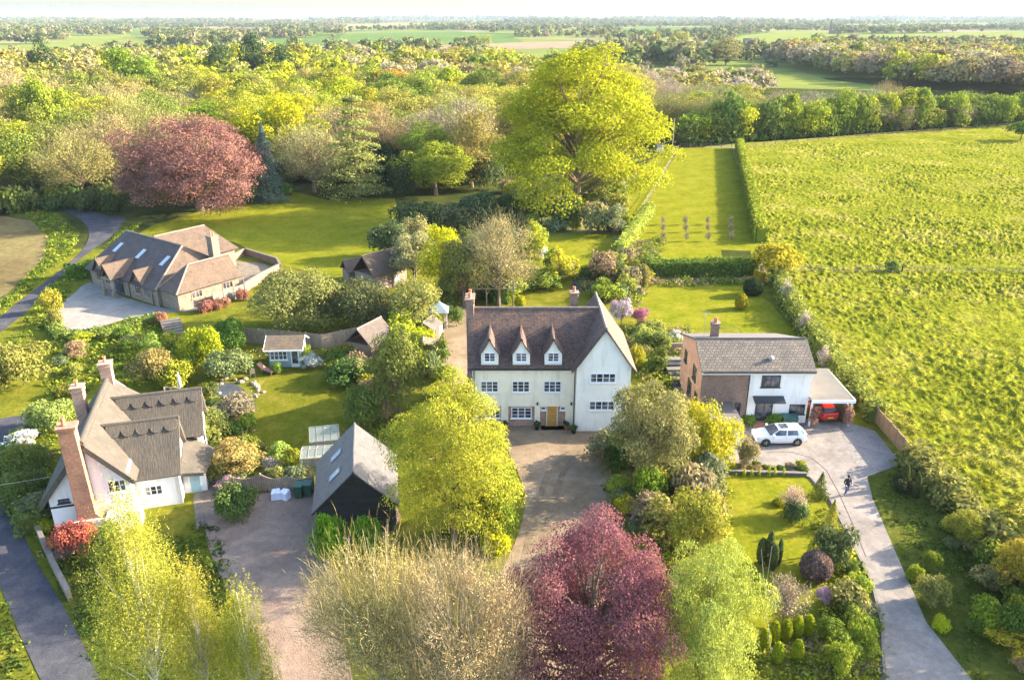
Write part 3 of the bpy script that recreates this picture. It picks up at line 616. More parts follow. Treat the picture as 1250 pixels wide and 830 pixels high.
# ---------------------------------------------------------------- building helpers
def window(parent, p, du, w_, h_, cols=2, rows=2, frame='white_paint', name='window', one=False, sill=True, glass='glass_dark', label=None):
    """casement window standing on a wall face: p = lower left corner seen from outside, du = unit vector to the right"""
    p, du = Vector(p), Vector(du).normalized(); n = du.cross(Vector((0, 0, 1))); Z = Vector((0, 0, 1)); b = 0.075
    fr = MB(); gl = MB()
    def bar(x, z, a, c, d=0.05, b0=0.0): fr.ob(p + du * x + Z * z + n * b0, du * a, n * d, Z * c)
    bar(0, 0, w_, b); bar(0, h_ - b, w_, b); bar(0, b, b, h_ - 2 * b); bar(w_ - b, b, b, h_ - 2 * b)
    for i in range(1, cols): bar(w_ * i / cols - 0.035, b, 0.07, h_ - 2 * b, 0.045)
    t = 0.028
    for j in range(1, rows): bar(b, h_ * j / rows - t / 2, w_ - 2 * b, t, 0.036)
    if sill: fr.ob(p - du * 0.08 - Z * 0.07, du * (w_ + 0.16), n * 0.12, Z * 0.066)
    g = [p + du * 0.03 + Z * 0.03 + n * 0.004, du * (w_ - 0.06), n * 0.014, Z * (h_ - 0.06)]
    if one:
        m = MB()
        for f, mi in ((fr, 0),):
            m.v, m.f, m.m = f.v[:], f.f[:], [0] * len(f.f)
        m.ob(*g, 1); o = m.build(name, [frame, glass], parent); 
        if label: o['label'] = label
        return o
    o = fr.build(name, frame, parent); gl.ob(*g); gl.build('pane', glass, o)
    if label: o['label'] = label
    return o
def skylight(parent, p, du, dv, w_, h_):
    p, du, dv = Vector(p), Vector(du).normalized(), Vector(dv).normalized(); n = du.cross(dv)
    if n.z < 0: n = -n
    o = MB().ob(p, du * w_, dv * h_, n * 0.09).build('skylight', 'lead', parent)
    MB().ob(p + du * .07 + dv * .07 + n * .05, du * (w_ - .14), dv * (h_ - .14), n * 0.052).build('pane', 'skylight_glass', o); return o
def chimney(parent, x0, x1, y0, y1, z0, z1, mat='brick', pots=2, cap=True, name='chimney'):
    m = MB().box(x0, x1, y0, y1, z0, z1)
    if cap: m.box(x0 - .06, x1 + .06, y0 - .06, y1 + .06, z1 - .32, z1 - .16); m.box(x0 - .1, x1 + .1, y0 - .1, y1 + .1, z1, z1 + .1)
    c = m.build(name, mat, parent)
    for i in range(pots):
        t = (i + .5) / pots; px, py = (x0 + (x1 - x0) * t, (y0 + y1) / 2) if x1 - x0 > y1 - y0 else ((x0 + x1) / 2, y0 + (y1 - y0) * t)
        MB().lathe([(.10, 0.05), (.15, .1), (.12, .15), (.11, .5), (.14, .52), (.14, .58), (.09, .58), (.08, .2)], (px, py, z1)).build('chimney_pot', 'terracotta', c)
    return c
def ridge(mb, a, b, r=0.11, m=0):
    """row of half round ridge tiles"""
    a, b = Vector(a), Vector(b); L = (b - a).length; k = max(1, int(L / 0.45)); d = (b - a) / k
    for i in range(k): mb.tube(a + d * i + Vector((0, 0, -.02)), a + d * (i + 0.985) + Vector((0, 0, -.02)), r, r * 1.08, 8, m)
# ---------------------------------------------------------------- the big cream house
def big_house():
    T = thing('house', 'large cream house with clay tiled roof, three dormers and a gabled wing', 'house', (3.2, 62, 0))
    F, GF, BK = 61.1, 60.3, 69.2
    B = lambda mb, name, mat, par=T, **k: mb.build(name, mat, par, world=True, **k)
    m = MB(); m.box(-3.34, 5.4, F, BK, 2.05, 5.9)
    for a, b in ((-3.34, -2.9), (-.93, -.32), (1.95, 2.42), (4.6, 5.4)): m.box(a, b, F, F + .6, 0, 2.05)
    for s in (-3.34,): m.prism([(s, F, 5.9), (s, BK, 5.9), (s, 65.2, 9.35)], (.3, 0, 0))
    B(m, 'wall', 'render_cream')
    B(MB().box(-3.1, 5.3, F + .16, BK - .1, 0, 2.048), 'ground_floor_wall', 'brick')
    w2 = MB(); w2.prism([(5.4, GF, 0), (9.9, GF, 0), (9.9, GF, 6.15), (7.65, GF, 9.3), (5.4, GF, 6.15)], (0, 8.6, 0)); B(w2, 'wing_wall', 'render_gable')
    B(MB().box(-3.9, -3.342, 62.6, 66.6, 0, 4.2), 'brick_end_wall', 'brick_brown')
    # roofs
    r = MB(); e = .28
    r.slab([(-3.75, F - e, 5.72), (7.7, F - e, 5.72), (7.7, 65.2, 9.55), (-3.75, 65.2, 9.55)], .14)
    r.slab([(-3.75, BK + e, 5.72), (7.7, BK + e, 5.72), (7.7, 65.2, 9.55), (-3.75, 65.2, 9.55)], .14)
    ro = B(r, 'roof', 'tile_clay'); rt = MB(); ridge(rt, (-3.75, 65.2, 9.57), (7.6, 65.2, 9.57)); B(rt, 'ridge_tiles', 'ridge_tile', ro)
    r = MB(); zr, ze = 9.62, 5.75
    for sx in (-1, 1):
        xe = 7.65 + sx * 2.72; xk = 7.65 + sx * 2.15; zk = 6.45
        r.slab([(xk, GF - .22, zk), (xk, 69.1, zk), (7.65, 69.1, zr), (7.65, GF - .22, zr)], .13)
        r.slab([(xe, GF - .22, ze), (xe, 69.1, ze), (xk, 69.1, zk + .001), (xk, GF - .22, zk + .001)], .13)
    ro = B(r, 'wing_roof', 'tile_clay'); rt = MB(); ridge(rt, (7.65, GF - .24, zr), (7.65, 69.1, zr)); B(rt, 'ridge_tiles', 'ridge_tile', ro)
    v = MB()
    for sx in (-1, 1):
        v.ob((7.65 + sx * 2.72, GF - .30, ze - .16), (-sx * .57, 0, .70), (0, .06, 0), (0, 0, .12)); v.ob((7.65 + sx * 2.15, GF - .30, zk - .16), (-sx * 2.15, 0, zr - zk), (0, .06, 0), (0, 0, .12))
    B(v, 'bargeboard', 'timber_dark')
    g = MB().tube((-3.7, F - .34, 5.62), (5.0, F - .34, 5.62), .06); g.tube((-3.2, F - .1, 0), (-3.2, F - .1, 5.6), .045); g.tube((5.3, F - .08, 0.1), (5.3, F - .08, 5.5), .04)
    B(g, 'gutter', 'plastic_black')
    # dormers
    for cx in (-1.86, .78, 3.45):
        d = thing('dormer', None, None); d.parent = T; d.location = (cx - 3.2, F - 62 - .12, 0)
        for k in ('label', 'category'):
            if k in d: del d[k]
        MB().prism([(-.72, 0, 6.0), (.72, 0, 6.0), (.72, 0, 7.15), (0, 0, 8.2), (-.72, 0, 7.15)], (0, 2.0, 0)).build('dormer_wall', 'render_gable', d)
        q = MB()
        for sx in (-1, 1):
            q.slab([(sx * .88, -.16, 6.98), (sx * .88, 1.5, 6.98), (sx * .45, 2.3, 7.55), (sx * .45, -.16, 7.55)], .09)
            q.slab([(sx * .45, -.16, 7.551), (sx * .45, 2.3, 7.551), (0, 3.05, 8.42), (0, -.16, 8.42)], .09)
        q.slab([(-.14, -.16, 8.30), (.14, -.16, 8.30), (.02, 3.0, 8.62), (-.02, 3.0, 8.62)], .09)
        q.build('dormer_roof', 'tile_clay', d)
        window(d, (-.48, -.002, 6.28), (1, 0, 0), .96, .84, 2, 3)
    # windows
    for x in (-2.66, 0.0, 2.68): window(T, (x - 3.2, F - 62 - .002, 3.42), (1, 0, 0), 1.5, 1.04, 3, 3)
    window(T, (-2.35 - 3.2, F - 62 + .158, .84), (1, 0, 0), 1.35, 1.06, 3, 3); window(T, (-.06 - 3.2, F - 62 + .158, .84), (1, 0, 0), 1.75, 1.06, 3, 3)
    for z in (4.68, 2.12): window(T, (6.52 - 3.2, GF - 62 - .002, z), (1, 0, 0), 2.12, .86, 4, 2)
    for x in (2.46, 4.14): window(T, (x - 3.2, F - 62 + .158, 1.62), (1, 0, 0), .46, .36, 1, 1)
    dr = MB().box(3.04, 3.86, F + .07, F + .158, .1, 2.02); dr = B(dr, 'door', 'door_oak')
    pn = MB()
    for x in (3.12, 3.48):
        for z in (.25, .85, 1.45): pn.box(x, x + .3, F + .045, F + .068, z, z + .42)
    B(pn, 'door_panels', 'door_oak', dr); B(MB().box(3.76, 3.8, F + .02, F + .068, 1.0, 1.14), 'handle', 'steel', dr)
    B(MB().box(2.96, 3.038, F + .06, F + .158, .1, 2.04).box(3.862, 3.94, F + .06, F + .158, .1, 2.04), 'door_frame', 'cream_paint')
    B(MB().box(2.5, 4.5, F - .6, F + .15, 0, .10), 'doorstep', 'brick_brown')
    l = MB(); [l.box(x, x + .14, F - .1, F - .003, 2.2, 2.45) for x in (2.1, 5.0)]; B(l, 'wall_lantern', 'plastic_black')
    chimney(T, -3.95 - 3.2, -3.3 - 3.2, 64.4 - 62, 66.0 - 62, 0, 10.5, 'brick_brown', 2)
    chimney(T, 5.2 - 3.2, 5.85 - 3.2, 66.8 - 62, 67.5 - 62, 7, 10.25, 'brick_brown', 1)
    # pots by the door are things of their own
    for i, (x, y, lb) in enumerate([(-.62, 60.7, 'dark planted pot on the gravel between the two ground floor windows'), (2.15, 60.6, 'dark planted pot just left of the oak door'), (4.75, 60.6, 'planted pot just right of the oak door'), (5.25, 59.95, 'terracotta pot at the foot of the gabled wing')]):
        t = thing('plant_pot', lb, 'plant pot', (x, y, .1), 0, 'pots along the front of the big house')
        MB().lathe([(0.02, 0), (.17, 0), (.24, .36), (.27, .37), (.27, .43), (.21, .43), (.2, .36), (0.01, .36)]).build('pot', 'terracotta' if i % 3 == 2 else 'plastic_black', t, smooth=True)
        V = crown('low', 160, 5 + i)[0] * [.34, .34, .4] + [0, 0, .38]; q = bpy.data.objects.new('foliage', npmesh('foliage', V, 4, ['leaf'])); C.objects.link(q); q.parent = t; q.color = (.06, .10, .03, 1)
big_house()
# ---------------------------------------------------------------- the white and brick house with carport
def white_house():
    T = thing('house', 'white and brick house with grey tiled roof beside the carport', 'house', (20.9, 62, 0)); ox = 20.9
    B = lambda mb, name, mat, par=T, **k: mb.build(name, mat, par, world=True, **k)
    F, BK, RY, ZE, ZR = 61.8, 70.0, 64.7, 5.15, 6.8
    X0, XM, X1 = 16.2, 20.3, 25.6
    B(MB().box(XM, X1, F, BK, 0, ZE), 'white_wall', 'render_white')
    m = MB().prism([(X0, F + .05, 0), (X0, BK, 0), (X0, BK, ZE), (X0, RY, ZR - .1), (X0, F + .05, ZE)], (.3, 0, 0)); m.box(X0 + .302, XM - .002, F + .05, BK, 0, ZE); B(m, 'side_wall', 'brick_baked_bounce')  # side bricks are coloured brighter than the front to carry bounced light
    B(MB().box(X0 + .02, XM - .004, F - .02, F + .045, 0, ZE), 'brick_wall', 'brick_brown')
    r = MB(); r.slab([(X0 - .12, F - .3, ZE - .02), (X1 + .25, F - .3, ZE - .02), (X1 + .25, RY, ZR + .08), (X0 - .12, RY, ZR + .08)], .16)
    ro = B(r, 'roof', 'tile_concrete')
    r = MB(); r.slab([(X0 - .12, BK + .3, ZE), (X1 - .6, BK + .3, ZE), (X1 + .25, RY, ZR + .081), (X0 - .12, RY, ZR + .081)], .16); B(r, 'rear_roof', 'felt_grey')
    B(MB().prism([(X1 - .3, F + .01, ZE), (X1 - .3, BK - .1, ZE), (X1 - .3, RY, ZR - .12)], (.298, 0, 0)), 'gable', 'render_white')
    rt = MB(); ridge(rt, (X0 - .1, RY, ZR + .1), (X1 + .2, RY, ZR + .1), .09); B(rt, 'ridge_tiles', 'felt_grey', ro)
    B(MB().box(X0 - .1, X1 + .2, F - .34, F - .3, ZE - .3, ZE - .1), 'fascia', 'white_paint')
    g = MB().tube((X0, F - .38, ZE - .12), (X1 + .2, F - .38, ZE - .12), .055).tube((XM, F - .06, 0), (XM, F - .06, ZE - .2), .04); B(g, 'gutter', 'plastic_black')
    v = MB().lathe([(.16, 0), (.2, .25), (.25, .26), (0.02, .45)], (22.2, 62.6, 5.7)); B(v, 'roof_vent', 'steel')
    chimney(T, 17.9 - ox, 18.5 - ox, 66.2 - 62, 66.9 - 62, 5, 7.6, 'brick_brown', 2)
    a = MB().tube((17.2, 66.3, 6.2), (17.2, 66.3, 8.8), .02); a.tube((16.8, 66.3, 8.7), (17.6, 66.3, 8.7), .012); [a.tube((16.85 + .15 * i, 66.1, 8.7), (16.85 + .15 * i, 66.5, 8.7), .008) for i in range(6)]; B(a, 'aerial', 'steel')
    window(T, (21.35 - ox, F - 62 - .002, 3.55), (1, 0, 0), 1.6, 1.1, 2, 1, 'dark_paint', sill=True)
    window(T, (24.05 - ox, F - 62 - .002, .95), (1, 0, 0), 1.35, .95, 2, 1, 'dark_paint')
    for x in (18.32, 19.3): window(T, (x - ox, F - 62 - .022, .75), (1, 0, 0), .5, 1.35, 1, 1, 'dark_paint')
    for y, z, w_, h_ in ((68.6, 3.2, 1.0, 1.1), (64.9, 3.1, 1.2, 1.3), (66.4, .9, 1.4, 1.5), (63.6, .5, .9, 1.9)): window(T, (X0 - ox - .002, y - 62, z), (0, -1, 0), w_, h_, 2, 1, 'dark_paint')
    d = B(MB().box(21.1, 22.6, F - .05, F - .002, .35, 2.35), 'door', 'dark_paint')
    B(MB().box(21.22, 21.8, F - .062, F - .051, .55, 2.25).box(21.9, 22.48, F - .062, F - .051, .55, 2.25), 'pane', 'glass_dark', d)
    B(MB().slab([(20.75, F - .85, 2.45), (23.4, F - .85, 2.45), (23.4, F - .003, 2.72), (20.75, F - .003, 2.72)], .1), 'porch_canopy', 'dark_paint')
    B(MB().box(20.9, 22.9, F - 1.0, F - .06, 0, .2).box(21.0, 22.8, F - .6, F - .061, .2, .34), 'doorstep', 'brick_red')
    # carport
    c = thing('carport', 'flat roofed carport with white fascia sheltering the red car', 'carport', (27.3, 64, 0)); K = lambda mb, n_, mt, par=c: mb.build(n_, mt, par, world=True)
    K(MB().slab([(25.62, 61.1, 2.62), (29.3, 61.1, 2.62), (29.3, 67.6, 2.72), (25.62, 67.6, 2.72)], .14), 'roof', 'felt')
    K(MB().box(25.62, 29.36, 61.0, 61.096, 2.38, 2.66).box(29.304, 29.36, 61.1, 67.6, 2.4, 2.68), 'fascia', 'white_paint')
    for x, y in ((25.75, 61.25), (29.15, 61.25), (29.15, 67.3)): K(MB().box(x - .07, x + .07, y - .07, y + .07, 0, 2.47), 'post', 'white_paint')
    K(MB().box(29.05, 29.12, 61.6, 67.2, 0, 1.9), 'side_screen', 'timber')
    for x in (25.95, 28.95):
        V = crown('oval', 700, 31)[0] * [.42, .42, .82]; q = bpy.data.objects.new('climbing_plant', npmesh('climbing_plant', V, 4, ['leaf'])); C.objects.link(q); q.location = (x, 60.9, .1); q.color = (.27, .15, .13, 1)
        tag(q, 'reddish climber on the left post of the carport' if x < 27 else 'reddish climber on the right post of the carport', 'climbing plant', 'climbers on the carport posts')
    # flat roofed white outbuilding
    T2 = thing('outbuilding', 'low white flat roofed outbuilding behind the golden tree', 'outbuilding', (16, 60, 0)); K = lambda mb, n_, mt, par=T2: mb.build(n_, mt, par, world=True)
    x0, y0 = G(812, 548); x1, _ = YP(905, 540, y0)
    K(MB().box(x0 + 4.2, x1 - .05, y0 + .4, y0 + 4.1, 0, 2.1), 'wall', 'render_white'); K(MB().box(x0 + 4.1, x1 + .1, y0 + .25, y0 + 4.2, 2.1, 2.24), 'roof', 'felt'); K(MB().box(x0 + 4.05, x1 + .14, y0 + .2, y0 + .25, 2.02, 2.22), 'fascia', 'dark_paint')
    K(MB().box(x0, x0 + 4.19, y0 + .5, y0 + .7, 0, 1.5), 'low_wall', 'render_white')
white_house()
# ---------------------------------------------------------------- thatched cottage
def cottage():
    T = thing('cottage', 'white thatched cottage with two gabled wings and brick chimneys', 'cottage', (-31.4, 45.9, 0), R(16.5))
    H0 = 5.9
    # main range runs away from the road corner: u 0..5.2, v 0..12.5
    w_ = MB(); w_.prism([(0, 0, 0), (5.2, 0, 0), (5.2, 0, 3.9), (2.75, 0, 6.35), (0, 0, 2.9)], (0, 11.6, 0))
    w_.box(5.0, 8.1, 1.3, 5.6, 0, 2.9); w_.prism([(8.1, 1.3, 0), (8.1, 5.6, 0), (8.1, 5.6, 3.0), (8.1, 3.45, 5.5), (8.1, 1.3, 3.0)], (-.3, 0, 0))
    w_.box(5.0, 9.1, 6.3, 9.7, 0, 3.2); w_.prism([(9.4, 6.0, 0), (9.4, 9.9, 0), (9.4, 9.9, 3.3), (9.4, 7.95, 5.6), (9.4, 6.0, 3.3)], (-.3, 0, 0))
    w_.build('wall', 'render_cottage', T)
    tb = MB(); tb.box(-.02, 2.0, -.03, -.003, 1.95, 2.1); tb.build('painted_beam', 'dark_paint', T)
    r = MB(); t = .34
    # main roof, hipped at the far end; eaves sweep
    r.slab([(-.55, -.35, 2.55), (-.55, 12.4, 2.55), (2.75, 10.6, 6.75), (2.75, -.35, 6.75)], t)
    r.slab([(5.65, -.35, 3.35), (5.65, 12.4, 3.35), (2.75, 10.6, 6.749), (2.75, -.35, 6.749)], t)
    r.slab([(-.55, 12.4, 2.55), (5.65, 12.4, 2.9), (2.75, 10.6, 6.75)], t)
    main = r.build('thatched_roof', 'thatch', T)
    def wing(u0, u1, vf, vb, vr, ze, zr, scal):
        q = MB(); q.slab([(u0, vf, ze), (u1, vf, ze), (u1 + .1, vr, zr), (2.6, vr, zr)], t); q.slab([(u0, vb, ze), (u1, vb, ze), (u1 + .1, vr, zr + .001), (2.6, vr, zr + .001)], t)
        o = q.build('wing_roof', 'thatch', T)
        # ornamental block cut ridge with scallops
        s = MB(); d = Vector((0, vf - vr, ze - zr)).normalized(); nrm = Vector((1, 0, 0)).cross(-d); nrm = nrm if nrm.z > 0 else -nrm
        L = u1 - 3.6; top = []; n = scal
        P = lambda u, k: Vector((u, vr, zr + .06)) + d * k + nrm * .07
        for i in range(n):
            a, b = 3.6 + L * i / n, 3.6 + L * (i + 1) / n; pts = [P(b, 0), P(a, 0), P(a, .55)]
            for k in range(1, 8): ang = math.pi * k / 8; pts.append(P((a + b) / 2 - math.cos(ang) * (b - a) * .42, .62 + .42 * math.sin(ang)))
            pts.append(P(b, .55)); s.prism(pts[::-1], -nrm * .12)
        s.slab([(3.4, vr + .55, zr - .28), (u1 + .1, vr + .55, zr - .28), (u1 + .1, vr, zr + .1), (3.4, vr, zr + .1)], .1)
        s.tube((3.0, vr, zr + .02), (u1 + .12, vr, zr + .04), .15, .15, 8)
        s.build('ridge_thatch', 'thatch', o)
        for v0 in (): pass
    wing(3.9, 8.35, .75, 6.0, 3.45, 2.75, 6.0, 5); wing(3.9, 9.65, 5.7, 10.3, 7.95, 3.1, 6.05, 6)
    s = MB().tube((2.75, -.3, 6.72), (2.75, 10.6, 6.72), .22, .22, 10); s.build('ridge_thatch', 'thatch', main)
    # porch with its own thatch between and right of the wings
    p = MB(); p.slab([(8.15, 3.2, 2.5), (10.2, 3.4, 1.95), (10.3, 5.6, 1.95), (8.15, 6.6, 3.1)], .3); p.slab([(8.15, 1.9, 2.2), (9.7, 2.1, 1.9), (10.2, 3.4, 1.951), (8.15, 3.2, 2.501)], .3); p.build('porch_roof', 'thatch', T)
    MB().box(8.12, 9.7, 2.6, 5.4, 0, 1.9).build('porch_wall', 'render_cottage', T)
    d = MB().box(8.6, 9.3, 2.53, 2.598, 0.05, 1.85).build('door', 'door_blue', T); MB().box(9.18, 9.22, 2.5, 2.529, .9, 1.0).build('handle', 'steel', d)
    # great stack on the near gable
    m = MB(); m.prism([(1.6, -.85, 0), (3.2, -.85, 0), (3.2, -.85, 1.2), (2.85, -.85, 1.6), (2.72, -.85, 8.0), (1.75, -.85, 8.0), (1.7, -.85, 1.6)], (0, .83, 0)); m.box(1.68, 2.82, -.92, .05, 8.0, 8.14); m.box(1.63, 2.87, -.97, .1, 8.14, 8.28)
    ch = m.build('chimney', 'brick_red', T); MB().lathe([(.10, 0), (.17, .05), (.13, .1), (.11, .5), (.15, .52), (.15, .6), (.08, .6)], (2.1, -.45, 8.28)).build('chimney_pot', 'terracotta', ch)
    MB().box(1.4, 3.5, -1.0, -.852, 0, 1.2).build('chimney_plinth', 'render_cottage', T)
    chimney(T, .9, 1.65, 7.2, 8.0, 3.5, 7.5, 'brick', 1); chimney(T, 2.4, 3.2, 10.1, 10.9, 5.5, 8.0, 'brick', 1)
    window(T, (3.75, -.002, 2.55), (1, 0, 0), 1.15, .95, 3, 2); window(T, (.55, -.002, 2.3), (1, 0, 0), .7, .3, 2, 1, 'dark_paint')
    window(T, (5.7, 1.298, 1.1), (1, 0, 0), 1.2, .8, 3, 2); window(T, (8.102, 2.0, 3.2), (0, 1, 0), .5, .6, 1, 2)
    window(T, (9.402, 7.3, 1.0), (0, 1, 0), .8, 1.5, 2, 3, 'dark_paint'); window(T, (9.402, 7.6, 3.4), (0, 1, 0), .7, .7, 2, 2); window(T, (9.402, 6.3, .1), (0, 1, 0), .8, 1.9, 1, 1, 'white_paint', glass='white_paint')
    # low white bay beside the stack, and the front lean-to
    MB().prism([(3.5, -1.3, 0), (5.6, -.9, 0), (5.6, -.9, 1.3), (3.5, -1.3, 1.3)], (0, 1.2, 0)).build('low_wall', 'render_cottage', T)
cottage()
# ---------------------------------------------------------------- stone bungalow
def bungalow():
    T = thing('bungalow', 'stone bungalow with dark tiled roof, gabled dormers and glazed porch', 'house', (-55.8, 101.0, 0), R(-35.8))
    st = MB(); st.box(0, 15.6, 0, 11, 0, 2.4); st.prism([(0, 0, 2.4), (0, 11, 2.4), (0, 5.7, 5.8)], (.3, 0, 0)); st.build('wall', 'stone', T)
    MB().box(15.602, 19.3, .4, 9.0, 0, 2.3).prism([(15.602, 9.0, 2.3), (19.3, 9.0, 2.3), (17.5, 9.0, 4.8)], (0, -.3, 0)).build('side_wing_wall', 'stone', T)
    MB().box(2.6, 10.2, 11.002, 15.2, 0, 3.3).build('rear_wing_wall', 'stone', T)
    r = MB(); r.slab([(-.4, -.4, 2.3), (15.9, -.4, 2.3), (13.1, 5.75, 6.1), (.1, 5.75, 6.1)], .15); r.slab([(-.4, 11.6, 2.3), (15.9, 11.6, 2.3), (13.1, 5.75, 6.101), (.1, 5.75, 6.101)], .15); r.slab([(-.4, -.4, 2.3), (-.4, 11.6, 2.3), (.1, 5.75, 6.1)], .15)
    ro = r.build('roof', 'tile_dark', T); r = MB().slab([(15.9, -.4, 2.3), (15.9, 11.6, 2.3), (13.1, 5.75, 6.1)], .15); r.build('hip_roof', 'tile_brown', T)
    rt = MB(); ridge(rt, (.1, 5.75, 6.13), (13.1, 5.75, 6.13)); ridge(rt, (13.1, 5.75, 6.13), (15.9, -.4, 2.34)); rt.build('ridge_tiles', 'ridge_tile', ro)
    r = MB(); r.slab([(15.7, .0, 2.35), (19.7, .0, 2.35), (17.6, 3.4, 4.95)], .15); r.slab([(19.7, 0, 2.35), (19.7, 9.2, 2.35), (17.6, 9.2, 4.95), (17.6, 3.4, 4.95)], .15); r.slab([(15.5, 0, 2.35), (15.5, 9.2, 2.35), (17.6, 9.2, 4.951), (17.6, 3.4, 4.951)], .15)
    r2 = r.build('side_wing_roof', 'tile_brown', T); rt = MB(); ridge(rt, (17.6, 3.4, 5), (17.6, 9.2, 5)); ridge(rt, (17.6, 3.4, 5), (19.7, 0, 2.4)); ridge(rt, (17.6, 3.4, 5), (15.7, 0, 2.4)); rt.build('ridge_tiles', 'ridge_tile', r2)
    r = MB(); r.slab([(2.2, 6, 3.2), (2.2, 15.6, 3.2), (6.4, 13.6, 6.2), (6.4, 6, 6.2)], .15); r.slab([(10.7, 6, 3.2), (10.7, 15.6, 3.2), (6.4, 13.6, 6.201), (6.4, 6, 6.201)], .15); r.slab([(2.2, 15.6, 3.2), (10.7, 15.6, 3.2), (6.4, 13.6, 6.2)], .15)
    r3 = r.build('rear_wing_roof', 'tile_brown', T); rt = MB(); ridge(rt, (6.4, 6, 6.22), (6.4, 13.6, 6.22)); rt.build('ridge_tiles', 'ridge_tile', r3)
    chimney(T, 14.6, 15.7, 8.3, 9.3, 2, 7.0, 'stone', 2)
    sl = Vector((0, 6.15, 3.8)).normalized()
    for u in (2.2, 7.6, 13.0): skylight(T, (u - .6, 2.6, 4.14), (1, 0, 0), sl, .8, 1.7)
    for i, u in enumerate((2.7, 6.9, 11.6)):
        d = bpy.data.objects.new('dormer', None); C.objects.link(d); d.parent = T; d.location = (u, 0, 0)
        if i != 1:
            MB().prism([(-1.3, -.02, 2.3), (1.3, -.02, 2.3), (0, -.02, 3.9)], (0, 1.6, 0)).build('dormer_wall', 'stone', d)
            q = MB(); 
            for sx in (-1, 1): q.slab([(sx * 1.55, -.4, 2.2), (sx * 1.55, .6, 2.2), (0, 3.0, 4.1), (0, -.4, 4.1)], .12)
            q.build('dormer_roof', 'tile_brown', d)
        else:
            q = MB()
            for sx in (-1, 1): q.slab([(sx * 1.4, -1.7, 2.5), (sx * 1.4, 1.0, 2.5), (0, 3.3, 4.3), (0, -1.7, 4.3)], .12)
            q.build('porch_roof', 'tile_brown', d)
            q = MB()
            for sx in (-1, 1): q.box(sx * 1.1 - .09, sx * 1.1 + .09, -1.55, -1.37, .4, 2.5); q.ob((sx * 1.15, -1.5, 2.45), (-sx * 1.1, 0, 1.6), (0, .12, 0), (0, 0, .16))
            q.box(-1.2, 1.2, -1.5, -1.38, 2.35, 2.52); q.build('porch_frame', 'timber_pale', d)
            [MB().box(sx * 1.1 - .25, sx * 1.1 + .25, -1.65, -1.2, 0, .8).build('porch_plinth', 'stone', d) for sx in (-1, 1)]
            MB().prism([(-1.0, -.1, .2), (1.0, -.1, .2), (1.0, -.1, 2.4), (0, -.1, 3.7), (-1.0, -.1, 2.4)], (0, .09, 0)).build('porch_glazing', 'glass_dark', d)
    F = 'timber'
    for u in (1.7, 3.7, 10.7, 12.6): window(T, (u, -.025, .9), (1, 0, 0), 1.3, 1.15, 3, 1, F)
    for v in (2.2, 6.6): window(T, (19.302, v, 1.2), (0, 1, 0), 1.5, .9, 3, 1, F)
    window(T, (10.202, 12.5, 1.3), (0, 1, 0), 1.8, 1.2, 3, 1, F)
    g = MB().tube((-.3, -.47, 2.25), (15.9, -.47, 2.25), .06); [g.tube((u, -.1, 0), (u, -.1, 2.2), .045) for u in (0.1, 9.4, 14.6)]; g.build('gutter', 'plastic_black', T)
bungalow()
# ---------------------------------------------------------------- black barn garage
def barn():
    T = thing('barn', 'black weatherboarded garage with grey slate roof beside the gravel', 'garage', (-10.55, 45.65, 0), R(9.5))
    L, hw, ze, zr = 6.8, 2.75, 2.2, 5.0
    MB().prism([(-hw + .15, 0, 0), (hw - .15, 0, 0), (hw - .15, 0, ze + .15), (0, 0, zr - .1), (-hw + .15, 0, ze + .15)], (0, L - .3, 0)).build('wall', 'weatherboard_black', T)
    r = MB(); 
    for sx in (-1, 1): r.slab([(sx * (hw + .18), -.2, ze), (sx * (hw + .18), L, ze), (0, L, zr + .12), (0, -.2, zr + .12)], .12)
    ro = r.build('roof', 'slate', T); rt = MB(); ridge(rt, (0, -.2, zr + .12), (0, L, zr + .12), .09); rt.build('ridge_tiles', 'slate', ro)
    b = MB()
    for sx in (-1, 1): b.ob((sx * (hw + .18), -.26, ze - .18), (-sx * (hw + .18), 0, zr - ze + .12), (0, .05, 0), (0, 0, .14))
    b.build('bargeboard', 'weatherboard_black', T)
    sl = Vector((hw, 0, zr - ze)).normalized()
    for v in (1.5, 4.1): skylight(T, Vector((-hw * .62, v, ze + (zr - ze) * .38 + .12)), (0, 1, 0), sl, .75, 1.1)
    MB().box(hw - .15, hw - .1, 1, 4, 0, 2.0).build('door', 'timber_dark', T)
barn()
